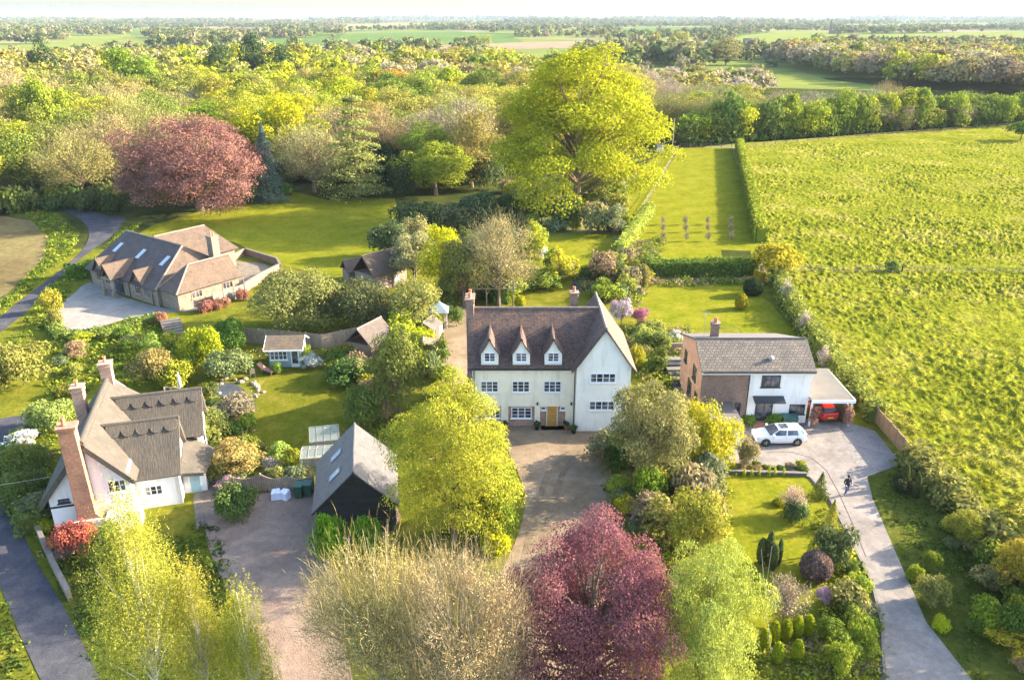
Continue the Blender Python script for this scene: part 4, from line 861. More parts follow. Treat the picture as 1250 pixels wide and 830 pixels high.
# ---------------------------------------------------------------- small garden buildings
def summerhouse():
    x, y = G(350, 449); T = thing('summerhouse', 'pale blue summerhouse with mossy shingle roof and white windows', 'summerhouse', (x, y, 0), R(3))
    MB().box(-1.65, 1.55, 0, 2.6, 0, 2.2).prism([(-1.65, 0, 2.2), (-1.65, 2.6, 2.2), (-1.65, 1.3, 2.9)], (3.2, 0, 0)).build('wall', 'boards_blue', T)
    r = MB().slab([(-2.0, -.45, 2.1), (1.85, -.45, 2.1), (1.85, 1.3, 3.05), (-2.0, 1.3, 3.05)], .07).slab([(-2.0, 3.0, 2.1), (1.85, 3.0, 2.1), (1.85, 1.3, 3.051), (-2.0, 1.3, 3.051)], .07); r.build('roof', 'shingle', T)
    b = MB(); b.box(-2.0, 1.85, -.5, -.45, 1.98, 2.12)
    for u in (-2.04, 1.86): b.ob((u, -.45, 1.98), (0.04, 0, 0), (0, 1.75, .95), (0, 0, .14)); b.ob((u, 3.0, 1.98), (0.04, 0, 0), (0, -1.7, .95), (0, 0, .14))
    b.build('fascia', 'white_paint', T)
    window(T, (-1.5, -.003, .9), (1, 0, 0), 1.7, 1.0, 4, 2); window(T, (1.552, .7, .9), (0, 1, 0), 1.0, 1.0, 2, 2)
    d = MB().box(.55, 1.35, -.05, -.002, .1, 2.0).build('door', 'white_paint', T); MB().box(.65, 1.25, -.06, -.051, .5, 1.9).build('pane', 'glass_dark', d)
summerhouse()
def hipshed(name, label, cat, px, py, L, W, ze, zr, roof, wall, rz=0, hip=.0, front=True, open_=False):
    x, y = G(px, py); T = thing(name, label, cat, (x, y, 0), R(rz))
    MB().box(-L / 2, L / 2, 0, W, 0, ze).build('wall', wall, T)
    r = MB(); o = .25; h = hip
    r.slab([(-L / 2 - o, -o, ze), (L / 2 + o, -o, ze), (L / 2 + o - h, W / 2, zr), (-L / 2 - o + h, W / 2, zr)], .1); r.slab([(-L / 2 - o, W + o, ze), (L / 2 + o, W + o, ze), (L / 2 + o - h, W / 2, zr + .001), (-L / 2 - o + h, W / 2, zr + .001)], .1)
    if h:
        for sx in (-1, 1): r.slab([(sx * (L / 2 + o), -o, ze), (sx * (L / 2 + o), W + o, ze), (sx * (L / 2 + o - h), W / 2, zr)], .1)
    ro = r.build('roof', roof, T); rt = MB(); ridge(rt, (-L / 2 - o + h, W / 2, zr + .03), (L / 2 + o - h, W / 2, zr + .03), .08); rt.build('ridge_tiles', 'ridge_tile' if roof != 'shingle' else 'lead', ro)
    if front: MB().box(-.4, .4, -.04, -.002, 0, ze - .25).build('door', 'timber_dark', T); window(T, (.6, -.003, .9), (1, 0, 0), .7, .7, 2, 2, one=False)
    return T
hipshed('shed', 'brown tiled garden shed behind the cottage lawn', 'shed', 468, 440, 3.6, 3.0, 2.2, 3.9, 'tile_dark', 'boards_brown', 62)
hipshed('outbuilding', 'stone outbuilding with brown tiled roof near the big lawn', 'outbuilding', 478, 352, 5.4, 4.0, 2.2, 4.6, 'tile_brown', 'stone', 48, 0)
hipshed('outbuilding', 'small stone store with pale roof left of the larger outbuilding', 'outbuilding', 438, 345, 2.6, 2.6, 1.6, 3.0, 'tile_brown', 'stone', 30, 0, front=False)
hipshed('shed', 'narrow shed with pale felt roof left of the big house', 'shed', 534, 418, 2.0, 2.2, 1.9, 2.6, 'felt', 'boards_brown', 70, 0)
hipshed('shed', 'low brown roofed store beside the yellow conifers', 'shed', 532, 440, 1.8, 2.4, 1.9, 2.5, 'shingle', 'boards_brown', 90, 0)
hipshed('hen_house', 'tiny white hut at the top of the lime tree strip', 'hut', 806, 186, 1.6, 1.4, 1.4, 2.0, 'felt', 'render_white', 0, 0, front=False)
def gazebo():
    x, y = G(537, 398); T = thing('gazebo', 'small pale green gazebo with pyramid roof left of the big house', 'gazebo', (x, y, 0))
    q = MB(); [q.box(a - .05, a + .05, b - .05, b + .05, 0, 2.0) for a in (-.9, .9) for b in (-.9, .9)]; q.build('posts', 'white_paint', T).name = 'post'
    r = MB(); c_ = [(-1.1, -1.1), (1.1, -1.1), (1.1, 1.1), (-1.1, 1.1)]
    for i in range(4): a, b = c_[i], c_[(i + 1) % 4]; r.slab([(*a, 1.95), (*b, 1.95), (0, 0, 3.0)], .06)
    r.build('roof', 'boards_blue', T)
gazebo()
def greenhouse(name, label, px, py, L, W, ze, zr, rz):
    x, y = G(px, py); T = thing(name, label, 'greenhouse', (x, y, 0), R(rz)); fr = MB(); gl = MB(); a, b = L / 2, W
    def pane(pts): gl.poly(pts)
    pane([(-a, 0, 0), (a, 0, 0), (a, 0, ze), (-a, 0, ze)]); pane([(-a, b, 0), (-a, b, ze), (a, b, ze), (a, b, 0)])
    pane([(-a, 0, ze), (a, 0, ze), (a, b / 2, zr), (-a, b / 2, zr)]); pane([(-a, b, ze), (-a, b / 2, zr), (a, b / 2, zr), (a, b, ze)])
    for s in (-a, a): pane([(s, 0, 0), (s, b, 0), (s, b, ze), (s, b / 2, zr), (s, 0, ze)])
    k = int(L / .55)
    for i in range(k + 1):
        u = -a + L * i / k
        for v0, z0, v1, z1 in ((0, 0, 0, ze), (0, ze, b / 2, zr), (b / 2, zr, b, ze), (b, ze, b, 0)): fr.tube((u, v0, z0), (u, v1, z1), .035, .035, 4)
    for v, z in ((0, 0.05), (0, ze), (b, ze), (b / 2, zr)): fr.tube((-a, v, z), (a, v, z), .03, .03, 4)
    fr.build('frame', 'timber_pale', T); gl.build('glazing', 'greenhouse_glass', T)
    MB().box(-a + .15, a - .15, b - .7, b - .2, 0, .75).build('staging', 'timber', T)
greenhouse('greenhouse', 'low glazed lean-to beside the black barn roof', 392, 579, 2.9, 1.9, 1.5, 1.75, 8)
greenhouse('greenhouse', 'ridged glass greenhouse behind the low lean-to', 398, 558, 2.3, 2.2, 1.5, 2.3, 12)
# ---------------------------------------------------------------- fences, walls
def panel_fence(name, label, pts, h, mat, z0=0.0, post=True, wave=0.0, step=1.83, world=False, cat='fence'):
    W = pts if world else [G(*p) for p in pts]; T = thing(name, label, cat, (*W[0], 0)); 
    for (xa, ya), (xb, yb) in zip(W[:-1], W[1:]):
        L = math.hypot(xb - xa, yb - ya); k = max(1, round(L / step)); ang = math.atan2(yb - ya, xb - xa)
        for i in range(k):
            u0, u1 = L * i / k + .06, L * (i + 1) / k - .06; pts2 = [(u0, 0, 0.04), (u1, 0, 0.04)]
            for j in range(9): s = 1 - j / 8; pts2.append((u0 + (u1 - u0) * s, 0, h - wave * math.sin(math.pi * s)))
            m = MB().prism(pts2, (0, .05, 0)); M = Matrix.Translation((xa, ya, z0)) @ Matrix.Rotation(ang, 4, 'Z'); m.v = [tuple(M @ Vector(p)) for p in m.v]
            m.build('panel', mat, T, world=True)
            if post:
                q = MB().box(L * i / k - .05, L * i / k + .05, -.04, .09, 0, h + .1); q.v = [tuple(M @ Vector(p)) for p in q.v]; q.build('post', 'timber', T, world=True)
    return T
def rail_fence(name, label, pts, h=1.1, rails=(0.45, 0.95), step=2.6, mat='timber_pale', world=False):
    W = pts if world else [G(*p) for p in pts]; T = thing(name, label, 'fence', (*W[0], 0)); rl = MB(); n = 0
    for (xa, ya), (xb, yb) in zip(W[:-1], W[1:]):
        L = math.hypot(xb - xa, yb - ya); k = max(1, round(L / step))
        for i in range(k + 1):
            if n >= 98: break
            x, y = xa + (xb - xa) * i / k, ya + (yb - ya) * i / k; MB().box(x - .06, x + .06, y - .06, y + .06, 0, h).build('post', mat, T, world=True); n += 1
        for z in rails: rl.tube((xa, ya, z), (xb, yb, z), .035, .035, 5)
    rl.build('rails', mat, T, world=True); return T
panel_fence('panel_fence', 'pale wooden panel fence behind the summerhouse', [(300, 419), (335, 421), (395, 427), (440, 417), (470, 412)], 1.75, 'fence_wood')
panel_fence('wavy_fence', 'brown wavy topped fence at the head of the pink gravel', [(284, 603), (320, 600), (352, 603), (386, 600)], 1.5, 'fence_wood', wave=.28)
panel_fence('close_board_fence', 'orange brown board fence between driveway and pasture', [(1068, 517), (1084, 535), (1108, 564)], 1.5, 'fence_orange', step=1.2)
panel_fence('screen_fence', 'grey wooden screen at the corner of the bungalow', [(262, 374), (300, 362), (299, 352)], 1.7, 'fence_grey')
rail_fence('rail_fence', 'pale post and rail fence along the left edge of the paddock', [(828, 183), (800, 232), (757, 300)], 1.15, (0.6, 1.1), 3.0, 'timber_pale')
rail_fence('rail_fence', 'dark rail fence at the far end of the paddock', [(830, 181), (893, 181)], 1.2, (0.5, 1.0), 2.6, 'timber')
rail_fence('wire_fence', 'post and wire fence crossing the pasture', [(962, 334), (1100, 335), (1300, 336)], 1.1, (0.5, 1.0), 3.2, 'timber')
rail_fence('rail_fence', 'wooden fence in the shadow of the hedgerow trees', [(905, 181), (1060, 168), (1260, 153)], 1.1, (0.5, 0.95), 4.0, 'timber')
def brick_wall(label, pts, h, mat='brick_brown'):
    W = [G(*p) for p in pts]; T = thing('garden_wall', label, 'wall', (*W[0], 0)); m = MB(); c = MB()
    for (xa, ya), (xb, yb) in zip(W[:-1], W[1:]):
        L = math.hypot(xb - xa, yb - ya); n = ((ya - yb) / L, (xb - xa) / L); m.ob((xa, ya, 0), (xb - xa, yb - ya, 0), (n[0] * .24, n[1] * .24, 0), (0, 0, h)); c.ob((xa - n[0] * .03, ya - n[1] * .03, h), (xb - xa, yb - ya, 0), (n[0] * .3, n[1] * .3, 0), (0, 0, .08))
    m.build('brickwork', mat, T, world=True); c.build('coping', 'stone_grey', T, world=True)
brick_wall('brown brick wall around the bungalow terrace', [(288, 318), (300, 312), (338, 324), (342, 332)], 1.0)
brick_wall('brick wall dropping between terrace and bushes', [(300, 358), (318, 346), (342, 334)], 1.3, 'brick_brown')
brick_wall('low brick wall left of the white house', [(806, 430), (833, 430)], .9, 'brick')
brick_wall('low stone edging wall of the front lawn bed', [(890, 580), (984, 583)], .32, 'stone_grey')
brick_wall('mossy low retaining wall between lane and cottage bank', [(46, 655), (66, 700), (84, 735)], .8, 'stone')
brick_wall('short stone wall below the cottage front', [(62, 690), (88, 678), (112, 664)], .7, 'stone')
def steps():
    x, y = G(214, 408); T = thing('garden_steps', 'stone steps leading down from the pale forecourt', 'steps', (x, y, 0), R(28)); 
    for i in range(6): MB().box(-1.0, 1.0, i * .55, i * .55 + .5, 0, .10 + i * .13).build('step', 'stone_grey', T)
    MB().box(-1.2, -1.02, 0, 3.2, 0, .9).build('side_wall', 'timber_dark', T)
steps()
x, y = G(826, 456); T = thing('garden_steps', 'dark steps climbing beside the brick side of the white house', 'steps', (x, y - 4, 0), R(4))
for i in range(7): MB().box(-.9, .9, i * .8, i * .8 + .78, 0, .12 + i * .17).build('step', 'slate_bed' if i % 2 else 'stone_grey', T)
# ---------------------------------------------------------------- cars
def car(name, label, x, y, rz, paint, L=4.2, W=1.76, H=1.47, plate='yellow_plate'):
    T = thing(name, label, 'car', (x, y, .11), rz); k = L / 4.2
    # stations along the length (front = -x): x, sill z, belt z, half width at belt
    S = [(-2.1, .42, .58, .52), (-2.04, .24, .68, .70), (-1.85, .2, .78, .80), (-1.4, .2, .86, .86), (-.95, .2, .95, .88), (-.3, .19, .97, .89), (.5, .19, .99, .89), (1.2, .2, 1.01, .88), (1.75, .24, 1.02, .84), (2.0, .3, 1.0, .78), (2.1, .42, .92, .66)]
    def loft(rings):
        m = MB(); n = len(rings[0]); m.v = [p for r_ in rings for p in r_]
        for i in range(len(rings) - 1):
            for j in range(n): a, b = i * n + j, i * n + (j + 1) % n; m.f.append((a, b, b + n, a + n)); m.m.append(0)
        m.f.append(tuple(range(n - 1, -1, -1))); m.m.append(0); m.f.append(tuple(range((len(rings) - 1) * n, len(rings) * n))); m.m.append(0); return m
    rings = []
    for sx, z0, z1, hw in S:
        prof = [(.86, z0), (1.0, z0 + .12), (1.02, z0 + .35 * (z1 - z0) + .08), (1.0, z0 + .75 * (z1 - z0)), (.93, z1 - .01), (.7, z1 + .02)]
        rings.append([(sx * k, hw * a * W / 1.78, z) for a, z in prof] + [(sx * k, -hw * a * W / 1.78, z) for a, z in prof[::-1]])
    b = loft(rings).build('body', paint, T, smooth=True)
    # wheel arches and wheels
    for wx in (-1.32, 1.27):
        for sy in (-1, 1):
            MB().tube((wx * k, sy * (W / 2 - .12), .33), (wx * k, sy * (W / 2 + .012), .33), .385, .385, 20).build('wheel_arch', 'plastic_black', T)
            wo = bpy.data.objects.new('wheel', None); C.objects.link(wo); wo.parent = T; wo.location = (wx * k, sy * (W / 2 - .09), .32)
            MB().lathe([(.20, -.1), (.29, -.11), (.32, -.07), (.32, .07), (.29, .11), (.20, .1)], n=20).build('tyre', 'rubber', wo, smooth=True)
            rm = MB().lathe([(.21, -.09), (.21, .06), (.19, .07), (.02, .05)], n=20)
            for q in range(5): t = q * 2 * math.pi / 5; rm.ob((math.cos(t) * .03 - math.sin(t) * .025, math.sin(t) * .03 + math.cos(t) * .025, .06), (math.cos(t) * .17, math.sin(t) * .17, 0), (math.sin(t) * .05, -math.cos(t) * .05, 0), (0, 0, .05))
            rm.build('rim', 'alloy', wo); wo.rotation_euler = (R(90) if sy < 0 else R(-90), 0, 0)
    # cabin: glass loft and painted roof with pillars
    def ring(sx, z, hw): return [(sx * k, -hw, z), (sx * k, hw, z)]
    g = MB(); zb, zt = .97, H - .06
    base = [(-1.0, .80), (-.55, .84), (1.5, .83), (1.98, .72)]; top = [(-.22, .60), (.1, .63), (1.25, .62), (1.5, .56)]
    gl = []
    for (bx, bw), (tx, tw) in zip(base, top): gl.append([(bx * k, -bw, zb), (tx * k, -tw, zt), (tx * k, tw, zt), (bx * k, bw, zb)])
    loft(gl).build('windows', 'glass_dark', T).name = 'cabin_glass'
    r = MB(); rr = [[(tx * k, -tw - .02, zt - .02), (tx * k, -tw * .8, H - .01 + dz), (tx * k, tw * .8, H - .01 + dz), (tx * k, tw + .02, zt - .02)] for (tx, tw), dz in zip([(-.26, .58), (.1, .64), (.7, .65), (1.25, .62), (1.66, .55)], (-.04, -.01, 0, -.02, -.07))]
    loft(rr).build('roof', paint, T, smooth=False)
    def pil(bx, bw, tx, tw, wd):
        for sy in (-1, 1): MB().prism([(bx * k, sy * bw, zb - .02), ((bx + wd) * k, sy * bw, zb - .02), ((tx + wd * .8) * k, sy * tw, zt), (tx * k, sy * tw, zt)], (0, sy * .02, 0)).build('pillar', paint, T)
    pil(-1.02, .81, -.28, .60, .09); pil(.28, .845, .36, .635, .1); pil(1.32, .835, 1.22, .63, .42)
    MB().box(-.02 * k, .62 * k, -.42, .42, H + .0, H + .015).build('sunroof', 'glass_dark', T) if paint == 'car_white' else None
    for sy in (-1, 1):
        MB().ob((-2.07 * k, sy * .42, .60), (.28, sy * .12, .05), (0, sy * .26, 0), (0, 0, .15)).build('headlight', 'lamp_clear', T)
        MB().ob((2.06 * k, sy * .5, .72), (-.12, sy * .04, 0), (.0, sy * .24, 0), (0, 0, .24)).build('tail_light', 'lamp_red', T)
        MB().ob((-.82 * k, sy * .88, .98), (.16, 0, 0), (0, sy * .18, 0), (0, 0, .13)).build('wing_mirror', paint, T)
        d = MB(); [d.box(a * k, (a + .012) * k, sy * (W / 2 - .003) - .006, sy * (W / 2 - .003) + .006, .3, .93) for a in (-.72, .32, 1.2)]; d.build('door_gap', 'plastic_black', T)
        h_ = MB(); [h_.box(a * k, (a + .18) * k, sy * (W / 2) - .012, sy * (W / 2) + .02, .80, .83) for a in (.08, .98)]; h_.build('handle', paint, T)
    MB().box(-2.1 * k, -2.06 * k, -.4, .4, .34, .5).build('grille', 'plastic_black', T)
    MB().box(2.085 * k, 2.115 * k, -.26, .26, .55, .66).build('number_plate', plate, T); MB().box(2.0 * k, 2.1 * k, -.7, .7, .3, .42).build('rear_bumper', 'plastic_black', T)
    wp = MB(); wp.tube((-.92 * k, -.1, 1.03), (-.55 * k, -.5, 1.2), .012); wp.build('wiper', 'plastic_black', T)
    return T
x, y = G(949, 545); car('hatchback_car', 'white hatchback with a sunroof parked in front of the white house', x + .25, y + .75, R(2), 'car_white', 4.25, 1.76, 1.43)
x, y = G(1003, 519); car('hatchback_car', 'red hatchback parked under the carport, rear facing out', 27.45, y + 1.9, R(-83), 'car_red', 3.8, 1.66, 1.46)
# ---------------------------------------------------------------- person
def person():
    x, y = G(1032, 606); T = thing('person', 'person in dark jacket and blue jeans walking on the driveway', 'person', (x, y, .11), R(8))
    J = dict(pel=(0, 0, .95), ch=(0, .02, 1.22), nk=(0, .03, 1.45), hd=(0, .0, 1.62), top=(0, .0, 1.72),
             hl=(-.1, 0, .9), kl=(-.12, -.14, .50), al=(-.12, .02, .09), tl=(-.12, -.12, .04), hr=(.1, 0, .9), kr=(.12, .06, .48), ar=(.12, .22, .12), tr=(.12, .12, .03),
             sl=(-.19, .03, 1.40), el=(-.27, .05, 1.12), wl=(-.22, -.16, .98), sr=(.19, .03, 1.40), er=(.27, .05, 1.12), wr=(.2, -.18, 1.02))
    rad = dict(pel=.155, ch=.17, nk=.06, hd=.095, top=.07, hl=.095, kl=.065, al=.045, tl=.04, hr=.095, kr=.065, ar=.045, tr=.04, sl=.075, el=.055, wl=.038, sr=.075, er=.055, wr=.038)
    E = [('pel', 'ch'), ('ch', 'nk'), ('nk', 'hd'), ('hd', 'top'), ('pel', 'hl'), ('hl', 'kl'), ('kl', 'al'), ('al', 'tl'), ('pel', 'hr'), ('hr', 'kr'), ('kr', 'ar'), ('ar', 'tr'), ('ch', 'sl'), ('sl', 'el'), ('el', 'wl'), ('ch', 'sr'), ('sr', 'er'), ('er', 'wr')]
    for s, w_ in (('l', 'wl'), ('r', 'wr')):
        p = Vector(J[w_])
        for i in range(5):
            a = 'f%s%d' % (s, i); dx = (i - 2) * .018; ln = (.06, .085, .09, .085, .07)[i]
            J[a] = tuple(p + Vector((dx, -.04, -.015))); J[a + 'b'] = tuple(p + Vector((dx * 1.3, -.04 - ln, -.035 if i else .0))); rad[a] = .011; rad[a + 'b'] = .008; E += [(w_, a), (a, a + 'b')]
    ks = list(J); me = bpy.data.meshes.new('body'); me.from_pydata([J[k_] for k_ in ks], [(ks.index(a), ks.index(b)) for a, b in E], []); o = bpy.data.objects.new('body', me); C.objects.link(o)
    md = o.modifiers.new('s', 'SKIN'); 
    for i, k_ in enumerate(ks): me.skin_vertices[0].data[i].radius = (rad[k_], rad[k_] * (.72 if k_ in ('pel', 'ch') else 1)); me.skin_vertices[0].data[i].use_root = k_ == 'pel'
    o.modifiers.new('d', 'SUBSURF').levels = 2; o.modifiers['d'].render_levels = 2
    dg = bpy.context.evaluated_depsgraph_get(); nm = bpy.data.meshes.new_from_object(o.evaluated_get(dg)); bpy.data.objects.remove(o)
    nm.name = 'body'; nm.materials.clear(); [nm.materials.append(MATS[k_]) for k_ in ('jacket', 'jeans', 'skin', 'rubber')]
    for p in nm.polygons:
        c = p.center; hand = c.y < -.165 and c.z > .9 and c.z < 1.1
        p.material_index = 3 if c.z < .1 else 1 if c.z < .9 and not hand else 2 if c.z > 1.47 or hand else 0; p.use_smooth = True
    b = bpy.data.objects.new('body', nm); C.objects.link(b); b.parent = T
    h_ = MB().lathe([(.02, 1.745), (.08, 1.73), (.105, 1.68), (.108, 1.62), (.09, 1.57)], (0, .02, 0), 12).build('hair', 'hair', T, smooth=True)
person()
# ---------------------------------------------------------------- garden things
def bin_(label, px, py, mat='bin_green', rz=0, s=1.0, grp='wheelie bins by the black barn'):
    x, y = G(px, py); T = thing('wheelie_bin', label, 'wheelie bin', (x, y, .1), R(rz), grp)
    MB().prism([(-.24 * s, -.3 * s, 0), (.24 * s, -.3 * s, 0), (.29 * s, -.36 * s, 1.0 * s), (-.29 * s, -.36 * s, 1.0 * s)], (0, .62 * s, 0)).build('bin_body', mat, T)
    MB().slab([(-.31 * s, -.4 * s, 1.04 * s), (.31 * s, -.4 * s, 1.04 * s), (.31 * s, .3 * s, 1.12 * s), (-.31 * s, .3 * s, 1.12 * s)], .07).build('lid', mat, T)
    for u in (-.25, .25): MB().tube((u * s, .3 * s, .1), ((u + .04 * (1 if u > 0 else -1)) * s, .3 * s, .1), .1, .1, 10).build('wheel', 'rubber', T)
bin_('left green wheelie bin under the wavy fence', 366, 607); bin_('green wheelie bin nearest the barn wall', 377, 605)
bin_('small black bin at the garden path corner', 270, 571, 'plastic_black', 0, .7, None)
def bag(px, py, rz, label):
    x, y = G(px, py); T = thing('rubble_bag', label, 'bag', (x, y, .1), R(rz), 'white bags on the pink gravel')
    MB().prism([(-.38, -.3, 0), (.38, -.3, 0), (.3, -.22, .5), (.02, -.2, .58), (-.32, -.24, .48)], (0, .55, 0)).build('sack', 'bag_white', T)
    MB().slab([(-.34, -.25, .52), (.32, -.25, .52), (.26, .3, .66), (-.3, .3, .6)], .05).build('flap', 'bag_white', T)
bag(338, 609, 12, 'white bag on the gravel, left of the pair'); bag(348, 609, -25, 'white bag on the gravel, right of the pair')
def storage():
    T = thing('storage_box', 'dark green storage box against the white wall', 'storage box', (24.0, 61.25, 0)); MB().box(-.62, .62, -.35, .35, 0, .95).build('bin_body', 'box_green', T); MB().slab([(-.66, -.4, 1.0), (.66, -.4, 1.0), (.66, .4, 1.12), (-.66, .4, 1.12)], .08).build('lid', 'box_green', T)
storage()
x, y = G(779, 360); T = thing('compost_bin', 'grey stone coloured bin on the edge of the back lawn', 'bin', (x, y, 0)); MB().box(-.3, .3, -.25, .25, 0, .95).build('bin_body', 'stone_grey', T); MB().box(-.34, .34, -.29, .29, .95, 1.05).build('lid', 'stone_grey', T)
def pergola():
    x, y = G(602, 374); T = thing('pergola', 'wooden pergola behind the ridge of the big house', 'pergola', (x, y, 0))
    for a in (-2.4, -.8, .8, 2.4):
        for b in (0, 1.6): MB().box(a - .06, a + .06, b - .06, b + .06, 0, 2.2).build('post', 'timber_pale', T)
    for b in (0, 1.6): MB().box(-2.8, 2.8, b - .05, b + .05, 2.2, 2.34).build('beam', 'timber_pale', T)
    for i in range(9): MB().box(-2.6 + i * .65, -2.54 + i * .65, -.4, 2.0, 2.34, 2.44).build('rafter', 'timber_pale', T)
pergola()
def lounger(px, py, rz, label):
    x, y = G(px, py); T = thing('sun_lounger', label, 'sun lounger', (x, y, .1), R(rz))
    f = MB().box(-.95, .5, -.3, .3, .28, .33); f.build('frame', 'timber', T); [MB().box(a, a + .06, b, b + .06, 0, .28).build('leg', 'timber', T) for a in (-.9, .4) for b in (-.3, .24)]
    MB().slab([(-.95, -.28, .42), (.4, -.28, .42), (.4, .28, .42), (-.95, .28, .42)], .08).build('seat_cushion', 'cushion_red', T); MB().slab([(.4, -.28, .42), (1.0, -.28, .85), (1.0, .28, .85), (.4, .28, .42)], .08).build('back_cushion', 'cushion_red', T)
lounger(326, 456, 150, 'red cushioned sun lounger on the cottage lawn edge')
def parasol(px, py, label):
    x, y = G(px, py); T = thing('parasol', label, 'parasol', (x, y, .1)); MB().tube((0, 0, 0), (0, 0, 2.5), .025).build('pole', 'timber', T)
    MB().lathe([(.05, .9), (.17, 1.0), (.13, 1.8), (.03, 2.45)]).build('canopy', 'cloth_white', T, smooth=True); MB().lathe([(.01, 0), (.3, 0), (.28, .08), (.01, .1)]).build('base', 'stone_grey', T)
parasol(222, 484, 'closed pale parasol standing behind the cottage roof')
def table(px, py, label, rz=0):
    x, y = G(px, py); T = thing('garden_table', label, 'table', (x, y, .1), R(rz)); MB().box(-.7, .7, -.4, .4, .68, .73).build('tabletop', 'timber_pale', T); [MB().box(a, a + .07, b, b + .07, 0, .68).build('leg', 'timber_pale', T) for a in (-.65, .58) for b in (-.35, .28)]
table(214, 481, 'pale garden table beside the closed parasol'); 
def chair(px, py, rz, label, grp):
    x, y = G(px, py); T = thing('garden_chair', label, 'chair', (x, y, .1), R(rz), grp); MB().box(-.24, .24, -.24, .24, .42, .46).build('seat', 'timber_pale', T); MB().box(-.24, .24, .2, .24, .46, .95).build('backrest', 'timber_pale', T); [MB().box(a, a + .05, b, b + .05, 0, .42).build('leg', 'timber_pale', T) for a in (-.24, .19) for b in (-.24, .19)]
chair(206, 484, 90, 'pale garden chair left of the garden table', 'chairs on the cottage terrace'); chair(309, 461, 200, 'pale garden chair beside the red sun lounger', 'chairs on the cottage terrace')
# rockery by the cottage pond
_rr = random.Random(4)
sheet('pond', 'slate_bed', [(262, 470), (285, 468), (300, 478), (285, 486), (262, 484)], .11, 'small dark pond ringed with rocks')
for i in range(26):
    a = i / 26 * 6.283; px, py = 290 + 36 * math.cos(a) * _rr.uniform(.6, 1.1), 476 + 11 * math.sin(a) * _rr.uniform(.7, 1.2); x, y = G(px, py); s = _rr.uniform(.2, .42)
    m = MB(); k = 7; m.lathe([(.02, 0)] + [(s * _rr.uniform(.75, 1.0), s * .0), (s * _rr.uniform(.7, .95), s * .35), (s * .5, s * .6), (.02, s * .68)], n=k)
    o = m.build('rock', 'rock'); o.location = (x, y, .08); o.rotation_euler = (_rr.uniform(-.2, .2), _rr.uniform(-.2, .2), _rr.uniform(0, 6)); o.scale = (1, _rr.uniform(.6, 1), 1); tag(o, 'buff rock in the ring around the small pond', 'rock', 'rocks around the cottage pond')
def pole(name, label, cat, px, py, ytop, r=.07, mat='white_paint', arms=0):
    x, y = G(px, py); h = YP(px, ytop, y)[1]; T = thing(name, label, cat, (x, y, 0)); MB().tube((0, 0, 0), (0, 0, h), r, r * .8).build('pole', mat, T)
    if arms: MB().box(-.7, .7, -.05, .05, h - .5, h - .4).build('cross_arm', mat, T)
    MB().lathe([(r * .8, h), (r * 1.3, h + .02), (.01, h + .1)]).build('cap', mat, T); return T, (x, y, h)
pole('pole', 'pale tall pole at the corner of the paddock', 'pole', 820, 188, 146, .14, 'timber_pale')
pole('washing_pole', 'thin white washing line pole on the front lawn', 'pole', 931, 743, 668, .022, 'steel')
def wire(name, label, a, b, sag, r=.018, mat='plastic_black'):
    pts = []; a, b = Vector(a), Vector(b)
    for i in range(13): t = i / 12; pts.append(a.lerp(b, t) - Vector((0, 0, sag * 4 * t * (1 - t))))
    m = MB(); [m.tube(p, q, r, r, 4) for p, q in zip(pts[:-1], pts[1:])]; o = m.build(name, mat); return tag(o, label, 'cable')
wire('telephone_cable', 'overhead cable running from the cottage gable over the lane', (-31.1, 46.2, 4.3), (-40, 40.5, 6.5), .3, .012, 'steel')
wire('washing_line', 'thin line strung across the front lawn', (*G(925, 700), 1.9), (*G(936, 830), 1.9), .1, .007, 'steel')
# far landmarks
def pylon(px, py, ytop, label):
    Y = G(px, py)[1]; x, _ = YP(px, py, Y); h = YP(px, ytop, Y)[1]; T = thing('pylon', label, 'pylon', (x, Y, 0), 0, 'pylons on the horizon'); m = MB(); w_ = h * .09; r = .5
    for sx in (-1, 1):
        for sy in (-1, 1): m.tube((sx * w_, sy * w_, 0), (sx * w_ * .2, sy * w_ * .2, h * .75), r, r * .6, 4); m.tube((sx * w_ * .2, sy * w_ * .2, h * .75), (0, 0, h), r * .6, r * .4, 4)
    for z in (.72, .8, .88): m.tube((-h * .14, 0, h * z), (h * .14, 0, h * z), r * .6, r * .6, 4)
    m.build('lattice', 'steel', T)
for i, (px, yt) in enumerate([(793, 13), (817, 14), (786, 15), (900, 16), (1063, 17)]): pylon(px, 30, yt, 'faint steel pylon on the horizon above the %s' % ['big lime tree\'s right side', 'poplar row', 'far left of the poplars', 'pale rolling field', 'far right wood'][i])
def church():
    Y = G(1013, 42)[1]; x, _ = YP(1013, 42, Y); h = YP(1013, 22, Y)[1]; T = thing('church', 'distant dark church spire on the horizon', 'church', (x, Y, 0)); s = h * .07
    MB().box(-s, s, -s, s, 0, h * .5).build('tower', 'barn_dark', T); m = MB(); q = [(-s, -s), (s, -s), (s, s), (-s, s)]
    for i in range(4): m.poly([(*q[i], h * .5), (*q[(i + 1) % 4], h * .5), (0, 0, h)])
    m.build('spire', 'barn_dark', T); MB().box(s, s * 5, -s, s, 0, h * .25).build('nave', 'barn_dark', T)
church()
def farm(px, py, L, W, h, roof, wall, label, rz=0):
    x, y = G(px, py); T = thing('farm_building', label, 'barn', (x, y, 0), R(rz)); MB().box(-L / 2, L / 2, 0, W, 0, h * .6).build('wall', wall, T)
    MB().slab([(-L / 2, -.5, h * .6), (L / 2, -.5, h * .6), (L / 2, W / 2, h), (-L / 2, W / 2, h)], .3).slab([(-L / 2, W + .5, h * .6), (L / 2, W + .5, h * .6), (L / 2, W / 2, h + .01), (-L / 2, W / 2, h + .01)], .3).build('roof', roof, T)
